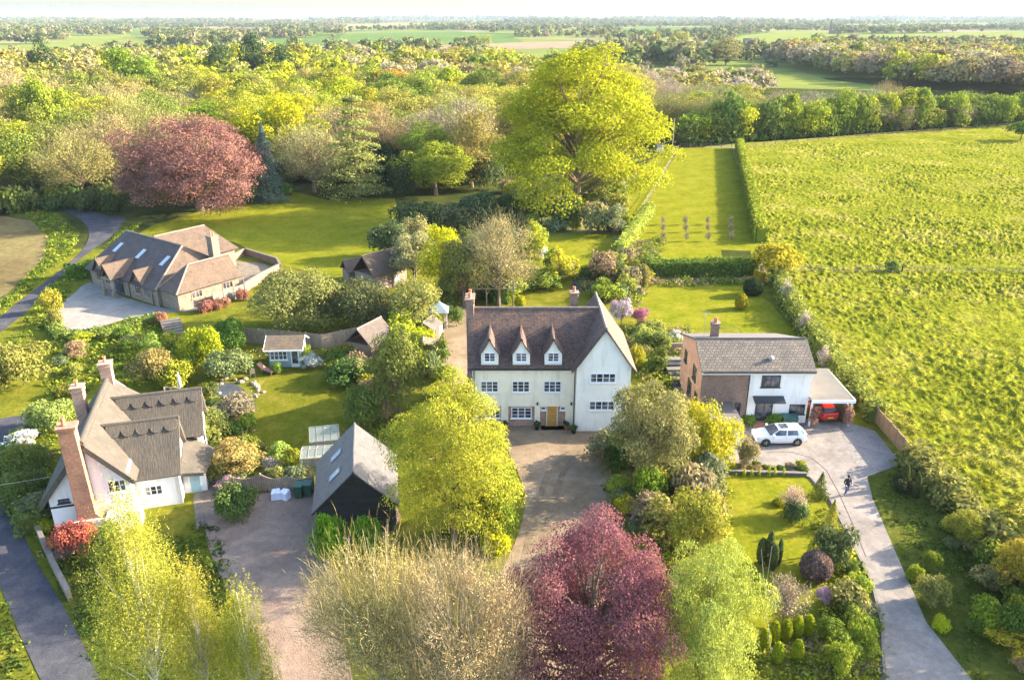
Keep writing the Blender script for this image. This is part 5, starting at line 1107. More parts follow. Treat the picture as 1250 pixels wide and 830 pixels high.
farm(873, 58, 17, 12, 6, 'blue_tarp', 'barn_dark', 'blue roofed farm shed beyond the woods'); farm(893, 58, 14, 10, 7, 'tile_dark', 'barn_dark', 'dark farm barn right of the blue shed', 10); farm(916, 56, 18, 10, 8, 'tile_dark', 'barn_dark', 'long dark barn, rightmost of the far farm', -12)
farm(372, 58, 30, 10, 5, 'felt', 'render_white', 'distant pale farm building left of the far green field')
# ---------------------------------------------------------------- vegetation of the gardens (colours are leaf colours)
LIME = (.29, .30, .02); LIMEG = (.20, .26, .025); YG = (.22, .23, .03); OLIVE = (.16, .165, .05); PALE = (.25, .26, .09); MID = (.085, .13, .025); DARK = (.04, .065, .025)
LAUREL = (.085, .115, .05); GOLD = (.38, .29, .02); PURPLE = (.21, .085, .105); COPPER = (.215, .115, .10); TAN = (.30, .24, .15); PINKB = (.33, .25, .19); BLUE = (.07, .11, .10); WHITEB = (.36, .31, .28)
V = veg
# big characters
V('lime_tree', 'lime', 600, 34, 808, 276, LIME, 'huge yellow green tree towering over the back gardens', n=60000, seed=11, lift=14)
V('copper_beech', 'droop', 158, 130, 333, 284, COPPER, 'broad dusty red copper beech beside the big lawn', n=52000, seed=12, lift=26)
V('cedar_tree', 'cedar', 386, 98, 489, 256, (.24, .25, .085), 'tiered pale green cedar behind the big lawn', n=16000, seed=13, lift=14)
V('blue_spruce', 'cone', 304, 146, 354, 254, (.10, .14, .13), 'narrow blue grey spruce right of the copper beech', n=9000, seed=14)
V('maple_tree', 'spray', 480, 452, 630, 690, (.30, .30, .035), 'tall yellow green tree between the black barn and big drive', n=64000, seed=15, lift=30)
V('birch_tree', 'weep', 142, 592, 268, 905, (.30, .285, .05), 'tallest weeping birch, left of the pink gravel', n=60000, seed=16, wood='bark_birch', lift=10)
V('birch_tree', 'weep', 222, 672, 306, 900, (.29, .275, .045), 'middle weeping birch beside the pink gravel', n=34000, seed=17, wood='bark_birch', lift=8)
V('birch_tree', 'weep', 276, 696, 358, 900, (.30, .285, .045), 'shorter weeping birch, rightmost by the pink gravel', n=30000, seed=18, wood='bark_birch', lift=8)
V('bare_tree', 'bare', 395, 655, 545, 905, (.30, .26, .11), 'tan half leafless tree at the bottom, left of the pair', n=46000, seed=19, wood='bark_pale', lift=20)
V('bare_tree', 'bare', 485, 664, 645, 925, (.31, .245, .14), 'tan half leafless tree at the bottom, beside the purple tree', n=46000, seed=20, wood='bark_pale', lift=20)
V('purple_plum', 'droop', 604, 628, 830, 885, PURPLE, 'dark purple leaved tree at the bottom centre', n=90000, seed=21, lift=30)
V('green_tree', 'spray', 788, 648, 908, 915, (.30, .33, .07), 'pale lime green tree right of the purple tree', n=56000, seed=22, lift=24)
V('tree', 'blossom', 730, 452, 838, 622, (.22, .21, .085), 'pale olive tree at the right edge of the big drive', n=22000, seed=23, lift=22)
V('golden_tree', 'shrub', 822, 486, 897, 580, (.36, .34, .03), 'golden yellow tree in front of the outbuilding', n=9000, seed=24)
V('willow_tree', 'dome', 310, 318, 425, 420, (.17, .165, .06), 'large olive bush behind the panel fence', n=17000, seed=25, cat='bush')
V('evergreen_bush', 'shrub', 398, 338, 490, 415, (.10, .115, .045), 'dark evergreen bush touching the olive one', n=12000, seed=26, cat='bush')
V('tree', 'blossom', 478, 278, 535, 358, (.27, .27, .13), 'silvery pale tree above the shed', n=7000, seed=27)
V('tree', 'oval', 478, 332, 538, 420, (.22, .235, .07), 'pale green leafy tree beside the shed', n=8000, seed=28)
V('golden_tree', 'oval', 512, 266, 566, 372, (.34, .36, .015), 'vivid yellow green tree behind the sheds', n=8000, seed=29)
V('bare_tree', 'bare', 562, 258, 656, 388, (.28, .25, .12), 'beige half bare tree behind the big house', n=16000, seed=30)
V('birch_tree', 'round', 450, 392, 526, 520, (.15, .175, .04), 'mid green tree between cottage lawn and maple', n=12000, seed=31)
V('bush', 'shrub', 500, 398, 532, 440, (.30, .34, .015), 'vivid yellow conifer bush beside the low store', n=3500, seed=32, cat='bush')
V('bush', 'shrub', 470, 425, 532, 470, (.21, .25, .03), 'yellow green bush below the vivid one', n=3500, seed=33, cat='bush')
V('olive_tree', 'round', 536, 288, 596, 384, (.17, .18, .05), 'olive green tree just left of the beige half bare tree', n=9000, seed=35)
V('tree', 'round', 486, 262, 530, 345, (.23, .23, .10), 'pale olive tree beside the stone outbuilding roof', n=7000, seed=36)
# laurels and shrubs round the big lawn and back gardens
lau = [(452, 262, 505, 322), (478, 240, 545, 296), (520, 244, 585, 290), (560, 232, 622, 285), (478, 180, 512, 246), (500, 186, 548, 240), (566, 184, 612, 238), (596, 236, 640, 280), (640, 228, 676, 275), (670, 238, 712, 286)]
LL = ['large dark evergreen at the lower left of the laurel belt', 'evergreen shrub second from the left in the laurel belt', 'wide evergreen in the middle of the laurel belt', 'evergreen left of the beige half bare tree top', 'evergreen just right of the cedar at the lawn edge', 'broad evergreen block right of the cedar', 'evergreen block between cedar group and lime tree', 'evergreen at the left foot of the lime tree', 'evergreen directly below the lime tree', 'rightmost evergreen under the lime tree']
for i, b in enumerate(lau): V('evergreen_shrub', 'shrub', *b, (LAUREL, (.06, .085, .035), (.11, .13, .06))[i % 3], LL[i], 'shrub', n=3500, seed=40 + i % 4, group='dark evergreens around the big lawn')
T_ = [('shrub', (708, 246, 742, 288), (.33, .21, .15), 'pinkish brown shrub under the lime tree'), ('ball', (738, 262, 760, 286), (.16, .18, .06), 'rounded olive shrub beside the pinkish one'), ('shrub', (755, 260, 775, 285), (.24, .28, .03), 'small lime shrub at the paddock fence'),
      ('shrub', (735, 222, 765, 246), (.09, .12, .04), 'dark shrub on the strip under the lime tree'), ('shrub', (712, 232, 735, 250), (.20, .24, .03), 'light green shrub below the lime tree crown'),
      ('shrub', (715, 305, 760, 350), (.24, .17, .10), 'rusty leaved shrub behind the big house roof'), ('shrub', (745, 318, 768, 350), (.11, .15, .06), 'grey green bush right of the rusty shrub'), ('shrub', (722, 342, 764, 372), (.20, .24, .03), 'yellow green shrub above the gabled wing roof'),
      ('ball', (774, 322, 793, 352), (.26, .22, .07), 'tall clipped tawny shrub at the hedge end'), ('ball', (762, 328, 776, 346), (.13, .13, .05), 'small dark rounded shrub by the hedge end'),
      ('blossom', (744, 362, 772, 404), (.36, .29, .37), 'lilac flowering shrub beside the gabled wing'), ('blossom', (768, 374, 794, 402), (.34, .13, .20), 'pink flowering shrub on the back lawn edge'),
      ('shrub', (770, 396, 800, 430), (.23, .27, .07), 'pale green bush below the pink shrub'), ('shrub', (790, 402, 818, 432), (.19, .22, .06), 'rounded leafy bush left of the white house roof'), ('blossom', (815, 402, 834, 424), (.55, .54, .52), 'white flowering shrub beside the white house chimney'),
      ('shrub', (764, 420, 786, 450), (.30, .28, .03), 'yellow bush at the right corner of the gabled wing'), ('shrub', (786, 432, 812, 458), (.12, .17, .04), 'green bush in the bed between the houses'),
      ('round', (918, 290, 975, 350), (.33, .28, .03), 'yellow tree at the corner of paddock and pasture'), ('shrub', (918, 330, 934, 348), (.40, .26, .02), 'small orange yellow shrub under the corner tree'), ('ball', (907, 338, 930, 364), DARK, 'dark clipped ball bush on the back lawn'), ('ball', (896, 358, 912, 380), (.30, .26, .02), 'yellow clipped bush standing alone on the back lawn'),
      ('low', (1080, 318, 1098, 336), (.15, .19, .05), 'lone small bush on the pasture fence line'), ('round', (1228, 145, 1262, 178), (.11, .17, .03), 'lone round tree at the far right of the pasture'),
      ('shrub', (600, 336, 645, 366), (.20, .25, .03), 'bright hedge shrub behind the left chimney'), ('shrub', (640, 330, 690, 360), (.15, .19, .03), 'green bush by the slate patio'), ('blossom', (676, 318, 704, 345), (.33, .31, .22), 'pale flowering shrub on the middle lawn'),
      ('shrub', (575, 330, 615, 372), (.10, .15, .03), 'dark green shrub beside the pergola'), ('ball', (628, 360, 642, 378), (.36, .34, .02), 'yellow ball bush at the end of the pergola'), ('shrub', (545, 372, 566, 400), (.12, .17, .04), 'green bush beside the narrow path'),
      ('shrub', (636, 270, 668, 312), (.17, .22, .04), 'light green shrub left of the middle lawn'), ('shrub', (655, 298, 668, 318), (.55, .52, .48), 'small pale shrub by the blue shed'), ('shrub', (545, 318, 590, 365), (.28, .20, .14), 'reddish twiggy shrub left of the beige tree')]
for i, (k, b, c, lb) in enumerate(T_): V('tree' if 'tree' in lb.split()[:3] else ('bush' if 'bush' in lb else 'shrub'), k, *b, c, lb, 'tree' if 'tree' in lb.split()[:3] else 'shrub', n=2200, seed=60 + i % 9)
# bungalow side
T_ = [('dome', (-12, 412, 62, 490), (.20, .20, .05), 'wide olive bush at the left edge below the lane'), ('shrub', (38, 485, 92, 532), (.21, .25, .07), 'pale green bush at the lane junction'), ('blossom', (14, 524, 48, 556), (.55, .56, .54), 'white flowering bush beside the lower lane'),
      ('shrub', (52, 350, 76, 385), (.30, .27, .04), 'yellow bush at the left end of the forecourt'), ('shrub', (58, 376, 80, 402), (.28, .24, .06), 'tawny bush on the forecourt corner'), ('shrub', (190, 380, 206, 398), (.32, .16, .11), 'small reddish bush at the head of the steps'),
      ('shrub', (225, 395, 275, 452), (.27, .30, .02), 'bright yellow green bush below the steps'), ('shrub', (262, 385, 306, 432), (.08, .15, .03), 'fresh green bush right of the steps'), ('shrub', (160, 425, 215, 480), (.22, .19, .07), 'tawny shrub behind the cottage hip'), ('shrub', (196, 440, 240, 480), (.25, .26, .03), 'yellow green shrub beside the closed parasol'),
      ('shrub', (250, 425, 306, 470), (.15, .19, .08), 'grey green bush beside the small pond'), ('low', (240, 366, 262, 384), (.32, .14, .11), 'red flowering shrub left of the grey screen'), ('low', (258, 362, 282, 380), (.32, .15, .11), 'red flowering shrub in front of the grey screen'), ('low', (288, 352, 304, 370), (.30, .14, .10), 'red flowering shrub at the right end of the screen'),
      ('shrub', (5, 540, 62, 590), (.15, .18, .04), 'green bush in the hedge along the lower lane'), ('shrub', (8, 575, 60, 625), (.10, .13, .035), 'dark bush lower down beside the lane'), ('low', (66, 636, 122, 682), (.34, .10, .07), 'bright red bush below the big cottage chimney'), ('shrub', (110, 640, 160, 700), (.10, .14, .03), 'dark green shrub between red bush and birch'),
      ('blossom', (262, 534, 322, 592), (.33, .27, .09), 'peach and yellow shrub beside the garden path'), ('low', (262, 590, 315, 636), (.09, .14, .04), 'low spreading green shrub at the gravel corner'), ('shrub', (250, 556, 282, 594), (.24, .22, .05), 'yellowish bush left of the peach shrub'), ('blossom', (265, 580, 296, 605), (.36, .22, .26), 'pink flowering shrub at the end of the wavy fence'),
      ('shrub', (330, 568, 352, 596), (.24, .25, .08), 'pale bush behind the wavy fence'), ('shrub', (348, 545, 370, 580), (.25, .26, .03), 'upright yellow bush beside the lean-to'), ('low', (320, 558, 342, 580), (.38, .32, .30), 'pale pink shrub in the bed behind the wavy fence'),
      ('shrub', (380, 625, 432, 698), (.14, .26, .02), 'bright green bush below the barn gable'), ('shrub', (420, 628, 470, 690), (.11, .22, .02), 'second bright green bush right of the barn gable'), ('shrub', (575, 570, 637, 668), (.14, .20, .025), 'green bush at the left edge of the big drive'), ('low', (585, 648, 625, 680), (.40, .40, .02), 'low yellow bush at the drive edge'),
      ('shrub', (400, 438, 424, 462), (.42, .30, .03), 'golden yellow bush on the cottage lawn'), ('shrub', (365, 420, 384, 448), (.26, .30, .04), 'climbing yellow green bush at the summerhouse corner'), ('shrub', (392, 436, 452, 476), (.08, .13, .035), 'dark shrub right of the golden bush'), ('shrub', (420, 470, 470, 530), (.12, .17, .04), 'leafy shrub on the right edge of the cottage lawn'), ('shrub', (330, 440, 348, 458), (.13, .19, .04), 'small green bush under the summerhouse window'),
      ('blossom', (362, 430, 396, 455), (.32, .37, .36), 'bluish grey bush beside the summerhouse'), ('shrub', (240, 500, 288, 548), (.20, .21, .06), 'green and gold shrub right of the rear cottage gable'), ('shrub', (262, 480, 318, 520), (.26, .20, .14), 'brownish rockery shrub above the garden path')]
for i, (k, b, c, lb) in enumerate(T_): V('bush' if 'bush' in lb else 'shrub', k, *b, c, lb, 'bush', n=2600 if b[3] - b[1] < 45 else 5000, seed=70 + i % 9)
# right garden, drive and verge
T_ = [('shrub', (735, 530, 775, 580), (.06, .11, .025), 'dark green bush at the wing corner of the big house'), ('shrub', (770, 568, 812, 620), (.12, .20, .025), 'fresh green bush right of the big drive'), ('shrub', (765, 600, 820, 650), (.28, .20, .14), 'reddish brown bush beside the big drive'), ('shrub', (800, 556, 850, 600), (.20, .20, .08), 'speckled olive bush below the golden tree'),
      ('shrub', (838, 560, 890, 612), (.17, .18, .10), 'cream flecked bush at the corner of the front lawn'), ('round', (808, 592, 884, 700), (.26, .25, .04), 'yellow olive tree at the left of the front lawn'), ('shrub', (897, 534, 928, 575), (.26, .22, .12), 'brownish tall shrub left of the white car'),
      ('low', (905, 505, 922, 522), (.14, .24, .04), 'palm like plant left of the white house door'), ('low', (930, 502, 958, 522), (.14, .24, .04), 'palm like plant right of the white house door'), ('low', (955, 610, 988, 640), (.12, .16, .06), 'leafy island bed shrub under the pale tree'), ('bare', (952, 592, 984, 634), (.50, .36, .32), 'pale pink twiggy tree in the island bed'),
      ('cone', (985, 575, 1014, 612), (.12, .15, .03), 'dark green and gold conifer bush beside the drive'), ('cone', (1000, 608, 1026, 650), (.24, .24, .03), 'yellow cone shaped conifer beside the drive'), ('shrub', (992, 638, 1044, 700), (.10, .13, .05), 'dark evergreen bush at the edge of the drive'), ('ball', (975, 672, 1012, 712), (.19, .13, .12), 'purplish clipped ball bush on the front lawn'),
      ('blossom', (992, 715, 1014, 742), (.42, .28, .38), 'lilac flowering bush below the clipped ball'), ('shrub', (1018, 725, 1048, 755), (.10, .14, .03), 'small dark green bush near the drive edge'), ('bare', (930, 698, 980, 770), (.36, .27, .20), 'small leafless tree on the front lawn'),
      ('shrub', (1030, 755, 1068, 800), (.20, .24, .03), 'bright bush on the bank below the drive'), ('shrub', (1000, 780, 1040, 830), (.19, .22, .03), 'yellow green bush at the lower bank'),
      ('dome', (1116, 702, 1158, 745), (.20, .20, .06), 'rounded golden olive bush on the shaded verge'), ('shrub', (1124, 672, 1146, 698), (.16, .21, .03), 'small light green shrub on the verge'), ('low', (1104, 688, 1124, 712), (.22, .25, .03), 'low yellow green plant on the verge'),
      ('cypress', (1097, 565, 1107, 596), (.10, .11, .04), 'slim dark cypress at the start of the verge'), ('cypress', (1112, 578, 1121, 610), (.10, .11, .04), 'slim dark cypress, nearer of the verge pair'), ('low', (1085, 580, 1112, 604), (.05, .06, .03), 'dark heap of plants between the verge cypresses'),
      ('round', (1150, 620, 1192, 672), (.24, .24, .04), 'young yellow green tree on the verge'), ('round', (1205, 655, 1262, 735), (.34, .27, .04), 'orange yellow tree at the right edge'), ('bare', (1190, 478, 1212, 500), (.3, .24, .16), 'unused'),
      ('shrub', (1180, 730, 1230, 775), (.19, .23, .03), 'light green shrub in the dappled verge corner'), ('shrub', (1215, 735, 1262, 790), (.10, .15, .03), 'darker shrub at the bottom right corner'), ('low', (1136, 752, 1160, 772), (.40, .42, .02), 'low yellow flowering plant on the dark verge')]
for i, (k, b, c, lb) in enumerate(T_):
    if lb == 'unused': continue
    nm = 'tree' if ' tree' in lb and k in ('round', 'bare') else 'cypress' if k == 'cypress' else 'conifer' if k == 'cone' else 'bush' if 'bush' in lb else 'shrub'
    V(nm, k, *b, c, lb, nm, n=3000 if k != 'round' else 6000, seed=80 + i % 9)
for i, (b, lb) in enumerate([((922, 655, 934, 690), 'leftmost slim dark cypress of the cluster on the front lawn'), ((931, 647, 942, 692), 'tallest slim dark cypress of the cluster on the front lawn'), ((936, 662, 948, 698), 'broadest dark cypress of the cluster on the front lawn'), ((946, 656, 953, 692), 'thinnest rightmost cypress of the cluster on the front lawn')]):
    V('cypress', 'cypress', *b, (.11, .14, .05), lb, 'cypress', n=1800, seed=90 + i)
for i, px in enumerate([908, 917, 926, 938, 945, 956]): V('dwarf_conifer', 'cone', px - 4, (570, 571, 570, 566, 567, 569)[i], px + 4, 583, (.34, .37, .02), 'small yellow cone conifer in the row along the front lawn', 'conifer', n=500, seed=95, group='yellow dwarf conifers edging the front lawn')
for i, (px, py) in enumerate([(932, 778), (944, 770), (958, 768), (972, 764), (985, 762), (948, 795), (972, 792)]): V('dwarf_conifer', 'ball', px - 7, py - 12, px + 7, py + 16, (.30, .33, .02), 'bright yellow conifer in the group at the bottom of the front lawn', 'conifer', n=1500, seed=96, group='yellow conifers at the bottom of the front lawn')
FILL = [(.13, .17, .03), (.20, .23, .04), (.28, .29, .04), (.09, .13, .03), (.22, .21, .08), (.27, .20, .12), (.32, .30, .03), (.16, .19, .09), (.24, .27, .06)]
FNAME = ['green', 'fresh green', 'yellow green', 'dark green', 'olive', 'russet', 'golden', 'grey green', 'light green']
_fr = random.Random(77)
def fill(poly, n, place, rmin, rmax, ratio=1.3, seed=0, leaf=1700):
    xs = [p[0] for p in poly]; ys = [p[1] for p in poly]; done = []; t = 0
    while len(done) < n and t < n * 60:
        t += 1; px, py = _fr.uniform(min(xs), max(xs)), _fr.uniform(min(ys), max(ys))
        if not inside(px, py, poly): continue
        x, y = G(px, py); r = _fr.uniform(rmin, rmax)
        if any(math.hypot(x - a, y - b) < (r + c) * .62 for a, b, c in done): continue
        done.append((x, y, r)); i = _fr.randrange(len(FILL)); k = _fr.choice(['shrub', 'shrub', 'low', 'blossom', 'oval'] if rmax > 1 else ['shrub', 'low', 'shrub'])
        plant('shrub', k, x, y, r, r * ratio * _fr.uniform(.8, 1.5) * (1.5 if k == 'oval' else 1), FILL[i], FNAME[i] + ' ' + {'shrub': 'bushy shrub', 'low': 'spreading shrub', 'blossom': 'loose airy shrub', 'oval': 'upright shrub'}[k] + ' ' + place, 'shrub', 'shrubs ' + place, leaf, 200 + seed % 3, jit=.12)
fill([(545, 300), (600, 285), (655, 300), (655, 345), (590, 372), (545, 372)], 16, 'behind the left half of the big house', 1.1, 2.4)
fill([(655, 322), (770, 305), (800, 330), (775, 376), (735, 366), (700, 345), (655, 350)], 18, 'behind the gabled wing', .8, 1.9)
fill([(618, 232), (760, 232), (760, 288), (618, 288)], 20, 'under the lime tree', 1.3, 2.8)
fill([(764, 395), (800, 405), (830, 430), (800, 470), (768, 455)], 12, 'between the cream house and the white house', .6, 1.3)
fill([(735, 560), (800, 545), (870, 575), (870, 650), (830, 690), (770, 650)], 20, 'between the big drive and the front lawn', .7, 1.7)
fill([(245, 480), (300, 515), (330, 560), (378, 575), (372, 594), (285, 598), (262, 560), (244, 520)], 22, 'between cottage and barn', .45, 1.1)
fill([(395, 432), (470, 445), (480, 520), (448, 512), (452, 490), (436, 462)], 12, 'along the right edge of the cottage lawn', .7, 1.5)
fill([(160, 430), (230, 420), (300, 440), (290, 465), (240, 478), (190, 480)], 12, 'above the cottage roof', .7, 1.5)
fill([(20, 530), (60, 545), (62, 640), (50, 660), (30, 610)], 10, 'between cottage and lower lane', .6, 1.3)
fill([(1020, 700), (1044, 700), (1072, 770), (1060, 830), (1000, 830), (1010, 780)], 11, 'on the bank below the front lawn', .45, 1.1)
fill([(1150, 630), (1200, 680), (1262, 770), (1262, 830), (1200, 790)], 12, 'along the shaded verge', .5, 1.3)
fill([(893, 567), (985, 572), (985, 580), (893, 577)], 16, 'in the strip above the front lawn', .22, .45)
fill([(945, 612), (990, 618), (990, 640), (950, 640)], 4, 'in the island bed', .3, .55)
fill([(66, 425), (190, 405), (185, 425), (110, 470), (60, 500)], 9, 'on the grass bank above the cottage', .5, 1.2)
fill([(505, 440), (532, 430), (548, 470), (520, 470)], 5, 'beside the narrow path', .7, 1.4)
# hedges
hp = lambda L: [G(*p) for p in L]
hedge('hedge', hp([(902, 182), (914, 235), (928, 296)]), 1.8, 2.6, (.22, .25, .03), 'long yellow green hedge between paddock and pasture', dens=22, size=.26, seed=3)
hedge('hedge', hp([(948, 345), (968, 385), (1000, 430), (1040, 480), (1068, 516)]), 1.6, 1.9, (.20, .22, .05), 'mixed hedge between the back lawn and pasture', dens=52, size=.18, seed=4, rough=.35)
hedge('hedge', hp([(1110, 566), (1150, 606), (1200, 660), (1262, 740)]), 1.5, 1.5, (.20, .195, .06), 'loose tawny hedge along the lower pasture edge', dens=85, size=.2, seed=5, rough=.5)
hedge('hedge', hp([(790, 338), (922, 336)]), 1.8, 2.4, (.11, .16, .03), 'dense green hedge across the end of the back lawn', dens=30, size=.2, seed=6)
hedge('hedge', hp([(757, 312), (778, 282), (792, 262)]), 1.4, 2.0, (.26, .30, .06), 'pale green hedge at the lower left corner of the paddock', dens=24, size=.2, seed=7, rough=.3)
hedge('hedge', hp([(64, 398), (74, 414), (120, 412), (160, 400), (192, 392)]), 1.5, .9, (.14, .18, .04), 'low clipped hedge curving round the pale forecourt', dens=34, size=.16, seed=8)
hedge('hedge', hp([(84, 340), (112, 338), (118, 330)]), 1.8, 1.8, (.09, .15, .025), 'clipped green hedge left of the bungalow', dens=26, size=.2, seed=9)
hedge('hedge', hp([(10, 565), (24, 605), (44, 650)]), 1.8, 1.5, (.12, .15, .04), 'unkempt hedge between cottage and lower lane', dens=40, size=.16, seed=10, rough=.4)
hedge('hedge', hp([(500, 462), (490, 420), (500, 396)]), 2.4, 3.0, (.26, .30, .03), 'tall yellow green hedge between the two gardens', dens=26, size=.2, seed=11, rough=.4)
hedge('hedge', hp([(612, 372), (596, 352), (598, 340)]), 1.6, 2.6, (.08, .13, .03), 'tall dark hedge behind the pergola', dens=30, size=.2, seed=12)
for i, (px, py) in enumerate([(957, 366), (979, 404), (1002, 446)]): V('blossom_tree', 'oval', px - 6, py - 26, px + 8, py + 10, WHITEB, 'pale pink blossoming tree in the hedge beside the pasture', 'tree', n=1400, seed=97, group='blossom trees in the pasture hedge')
# young orchard
k = 0
for px in (809, 837, 864, 892):
    for py in (275, 284, 295):
        X, Y = G(px + (py - 285) * .05, py); plant('fruit_tree', 'bare', X, Y, .5, 1.7, (.26, .21, .18), 'young staked fruit tree in the paddock rows', 'tree', 'young fruit trees in the paddock', 240, 98)
# veg patch plants behind the netting are ground cover below
GC = [[(892, 182), (905, 182), (930, 296), (920, 296)]]
MIXC = [(.16, .20, .03), (.22, .25, .04), (.10, .14, .03), (.28, .26, .06), (.13, .15, .06), (.30, .22, .14)]
cover('garden_plants', [[(240, 470), (300, 520), (300, 560), (262, 560), (258, 500)], [(300, 520), (330, 560), (380, 572), (372, 596), (290, 600), (270, 560)], [(300, 430), (420, 428), (470, 440), (470, 520), (440, 520), (455, 495), (440, 465), (400, 440), (345, 446)], [(420, 530), (470, 520), (480, 590), (440, 560)]], MIXC, 'mixed border plants around the cottage garden', 5, (.07, .16), .6, 3)
cover('garden_plants', [[(764, 402), (845, 404), (830, 470), (790, 470), (764, 450)], [(700, 340), (775, 318), (790, 352), (775, 376), (745, 372), (715, 360)], [(775, 344), (935, 340), (935, 347), (790, 352)], [(768, 296), (812, 292), (800, 325), (764, 324)], [(560, 300), (650, 290), (640, 340), (575, 368), (540, 380)]], MIXC, 'mixed border plants behind the big house', 4, (.09, .2), .8, 4)
cover('bank_plants', [[(1015, 690), (1048, 690), (1072, 760), (1072, 840), (900, 860), (905, 800), (960, 790), (1000, 760)], [(985, 640), (1012, 620), (1045, 690), (1015, 700)], [(740, 560), (890, 600), (890, 700), (800, 760), (740, 650)]], [(.20, .22, .03), (.26, .27, .03), (.13, .17, .03), (.30, .30, .04), (.24, .20, .12)], 'weedy bank plants between front lawn and drive', 7, (.06, .15), .55, 5)
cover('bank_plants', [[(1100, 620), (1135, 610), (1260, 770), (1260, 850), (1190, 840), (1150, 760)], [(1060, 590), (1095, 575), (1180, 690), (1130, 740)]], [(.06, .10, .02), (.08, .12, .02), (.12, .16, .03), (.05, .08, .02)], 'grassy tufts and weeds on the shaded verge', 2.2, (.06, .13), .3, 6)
cover('bank_plants', [[(66, 690), (150, 650), (230, 660), (330, 840), (330, 880), (160, 880), (124, 830)], [(0, 725), (36, 820), (60, 880), (-30, 880)], [(440, 665), (600, 640), (600, 700), (580, 800), (440, 800)], [(230, 640), (262, 640), (300, 760), (280, 780)]], [(.06, .10, .02), (.09, .13, .02), (.13, .17, .03), (.05, .08, .02)], 'rough weeds on the grass banks at the bottom', 6, (.06, .14), .35, 7)
cover('bank_plants', [[(0, 250), (60, 250), (96, 290), (86, 312), (0, 385), (0, 370), (55, 318), (60, 290), (38, 268)], [(66, 420), (195, 395), (225, 420), (190, 470), (120, 470), (60, 505), (60, 450)], [(110, 318), (135, 295), (152, 280), (180, 270), (160, 285)], [(44, 375), (62, 350), (105, 318), (60, 400), (10, 430)]], [(.12, .17, .02), (.16, .21, .03), (.22, .24, .03), (.08, .12, .02)], 'long grass and wild flowers on the lane banks', 2.4, (.1, .22), .5, 8)
cover('bank_plants', [[(20, 535), (60, 560), (60, 640), (90, 700), (60, 690), (24, 620)], [(40, 512), (80, 500), (110, 480), (60, 560)]], MIXC, 'overgrown bank between cottage and lower lane', 5, (.07, .16), .5, 9)
# ---------------------------------------------------------------- woods
WOODC = [((.28, .27, .05), 'spray'), ((.26, .27, .03), 'spray'), ((.22, .22, .06), 'spray'), ((.27, .225, .11), 'bare'), ((.30, .26, .17), 'bare'), ((.22, .24, .03), 'round'), ((.27, .23, .06), 'spray'), ((.13, .17, .03), 'round'), ((.26, .24, .08), 'bare'), ((.28, .29, .03), 'round'), ((.27, .28, .05), 'spray')]
KINDNAME = {'spray': ('beech_tree', 'spreading tree'), 'round': ('oak_tree', 'rounded tree'), 'bare': ('bare_tree', 'twiggy tree')}
rng = random.Random(21)
WL = [(-112, 132), (-75, 150), (-60, 175), (-22, 190), (8, 185), (20, 235), (60, 245), (62, 300), (120, 330), (110, 400), (40, 420), (10, 300), (-5, 520), (-60, 540), (-300, 520), (-300, 132)]
wood_px_clear = [[(596, 60), (702, 60), (702, 97), (598, 97)], [(870, 84), (965, 82), (1010, 98), (1090, 107), (1090, 112), (1000, 112), (930, 112), (850, 108)]]
W1 = [(-350, 138), (-112, 138), (-100, 146), (-62, 150), (-30, 150), (-8, 154), (0, 170), (22, 200), (28, 236), (40, 250), (50, 300), (45, 420), (10, 440), (-20, 520), (-350, 520)]
W2 = [(50, 238), (75, 242), (150, 258), (150, 275), (75, 262), (95, 330), (120, 395), (20, 395), (30, 250)]
W3p = [(952, 84), (1100, 106), (1290, 124), (1290, 82), (1080, 80), (960, 72)]
W3 = [G(*p) for p in W3p]
HERO = [(*G(437, 244), 11), (*G(706, 258), 17), (*G(246, 255), 20), (*G(326, 232), 7), (*G(437, 230), 9)]
pts = []
cell = {}
def try_pt(x, y, dmin):
    k = (int(x // 14), int(y // 14))
    for a in (-1, 0, 1):
        for b in (-1, 0, 1):
            for (u, v, d) in cell.get((k[0] + a, k[1] + b), ()):
                if (u - x) ** 2 + (v - y) ** 2 < dmin ** 2: return False
    cell.setdefault(k, []).append((x, y, dmin)); return True
for poly, cnt, kind in ((W1, 5200, 1), (W2, 1500, 2), (W3, 5000, 3)):
    xs = [p[0] for p in poly]; ys = [p[1] for p in poly]
    for _ in range(cnt):
        x = rng.uniform(min(xs), max(xs)); y = rng.uniform(min(ys), max(ys))
        if not inside(x, y, poly): continue
        px, py = PR(x, y)
        if px < -60 or px > 1310 or any(inside(px, py, q) for q in wood_px_clear): continue
        if any(math.hypot(x - hx, y - hy) < hr_ for hx, hy, hr_ in HERO) or (y < 150 and px > 150): continue
        if try_pt(x, y, 8.2 if y < 300 else 9.2): pts.append((x, y, kind))
pts.sort(key=lambda p: math.hypot(p[0], p[1]))
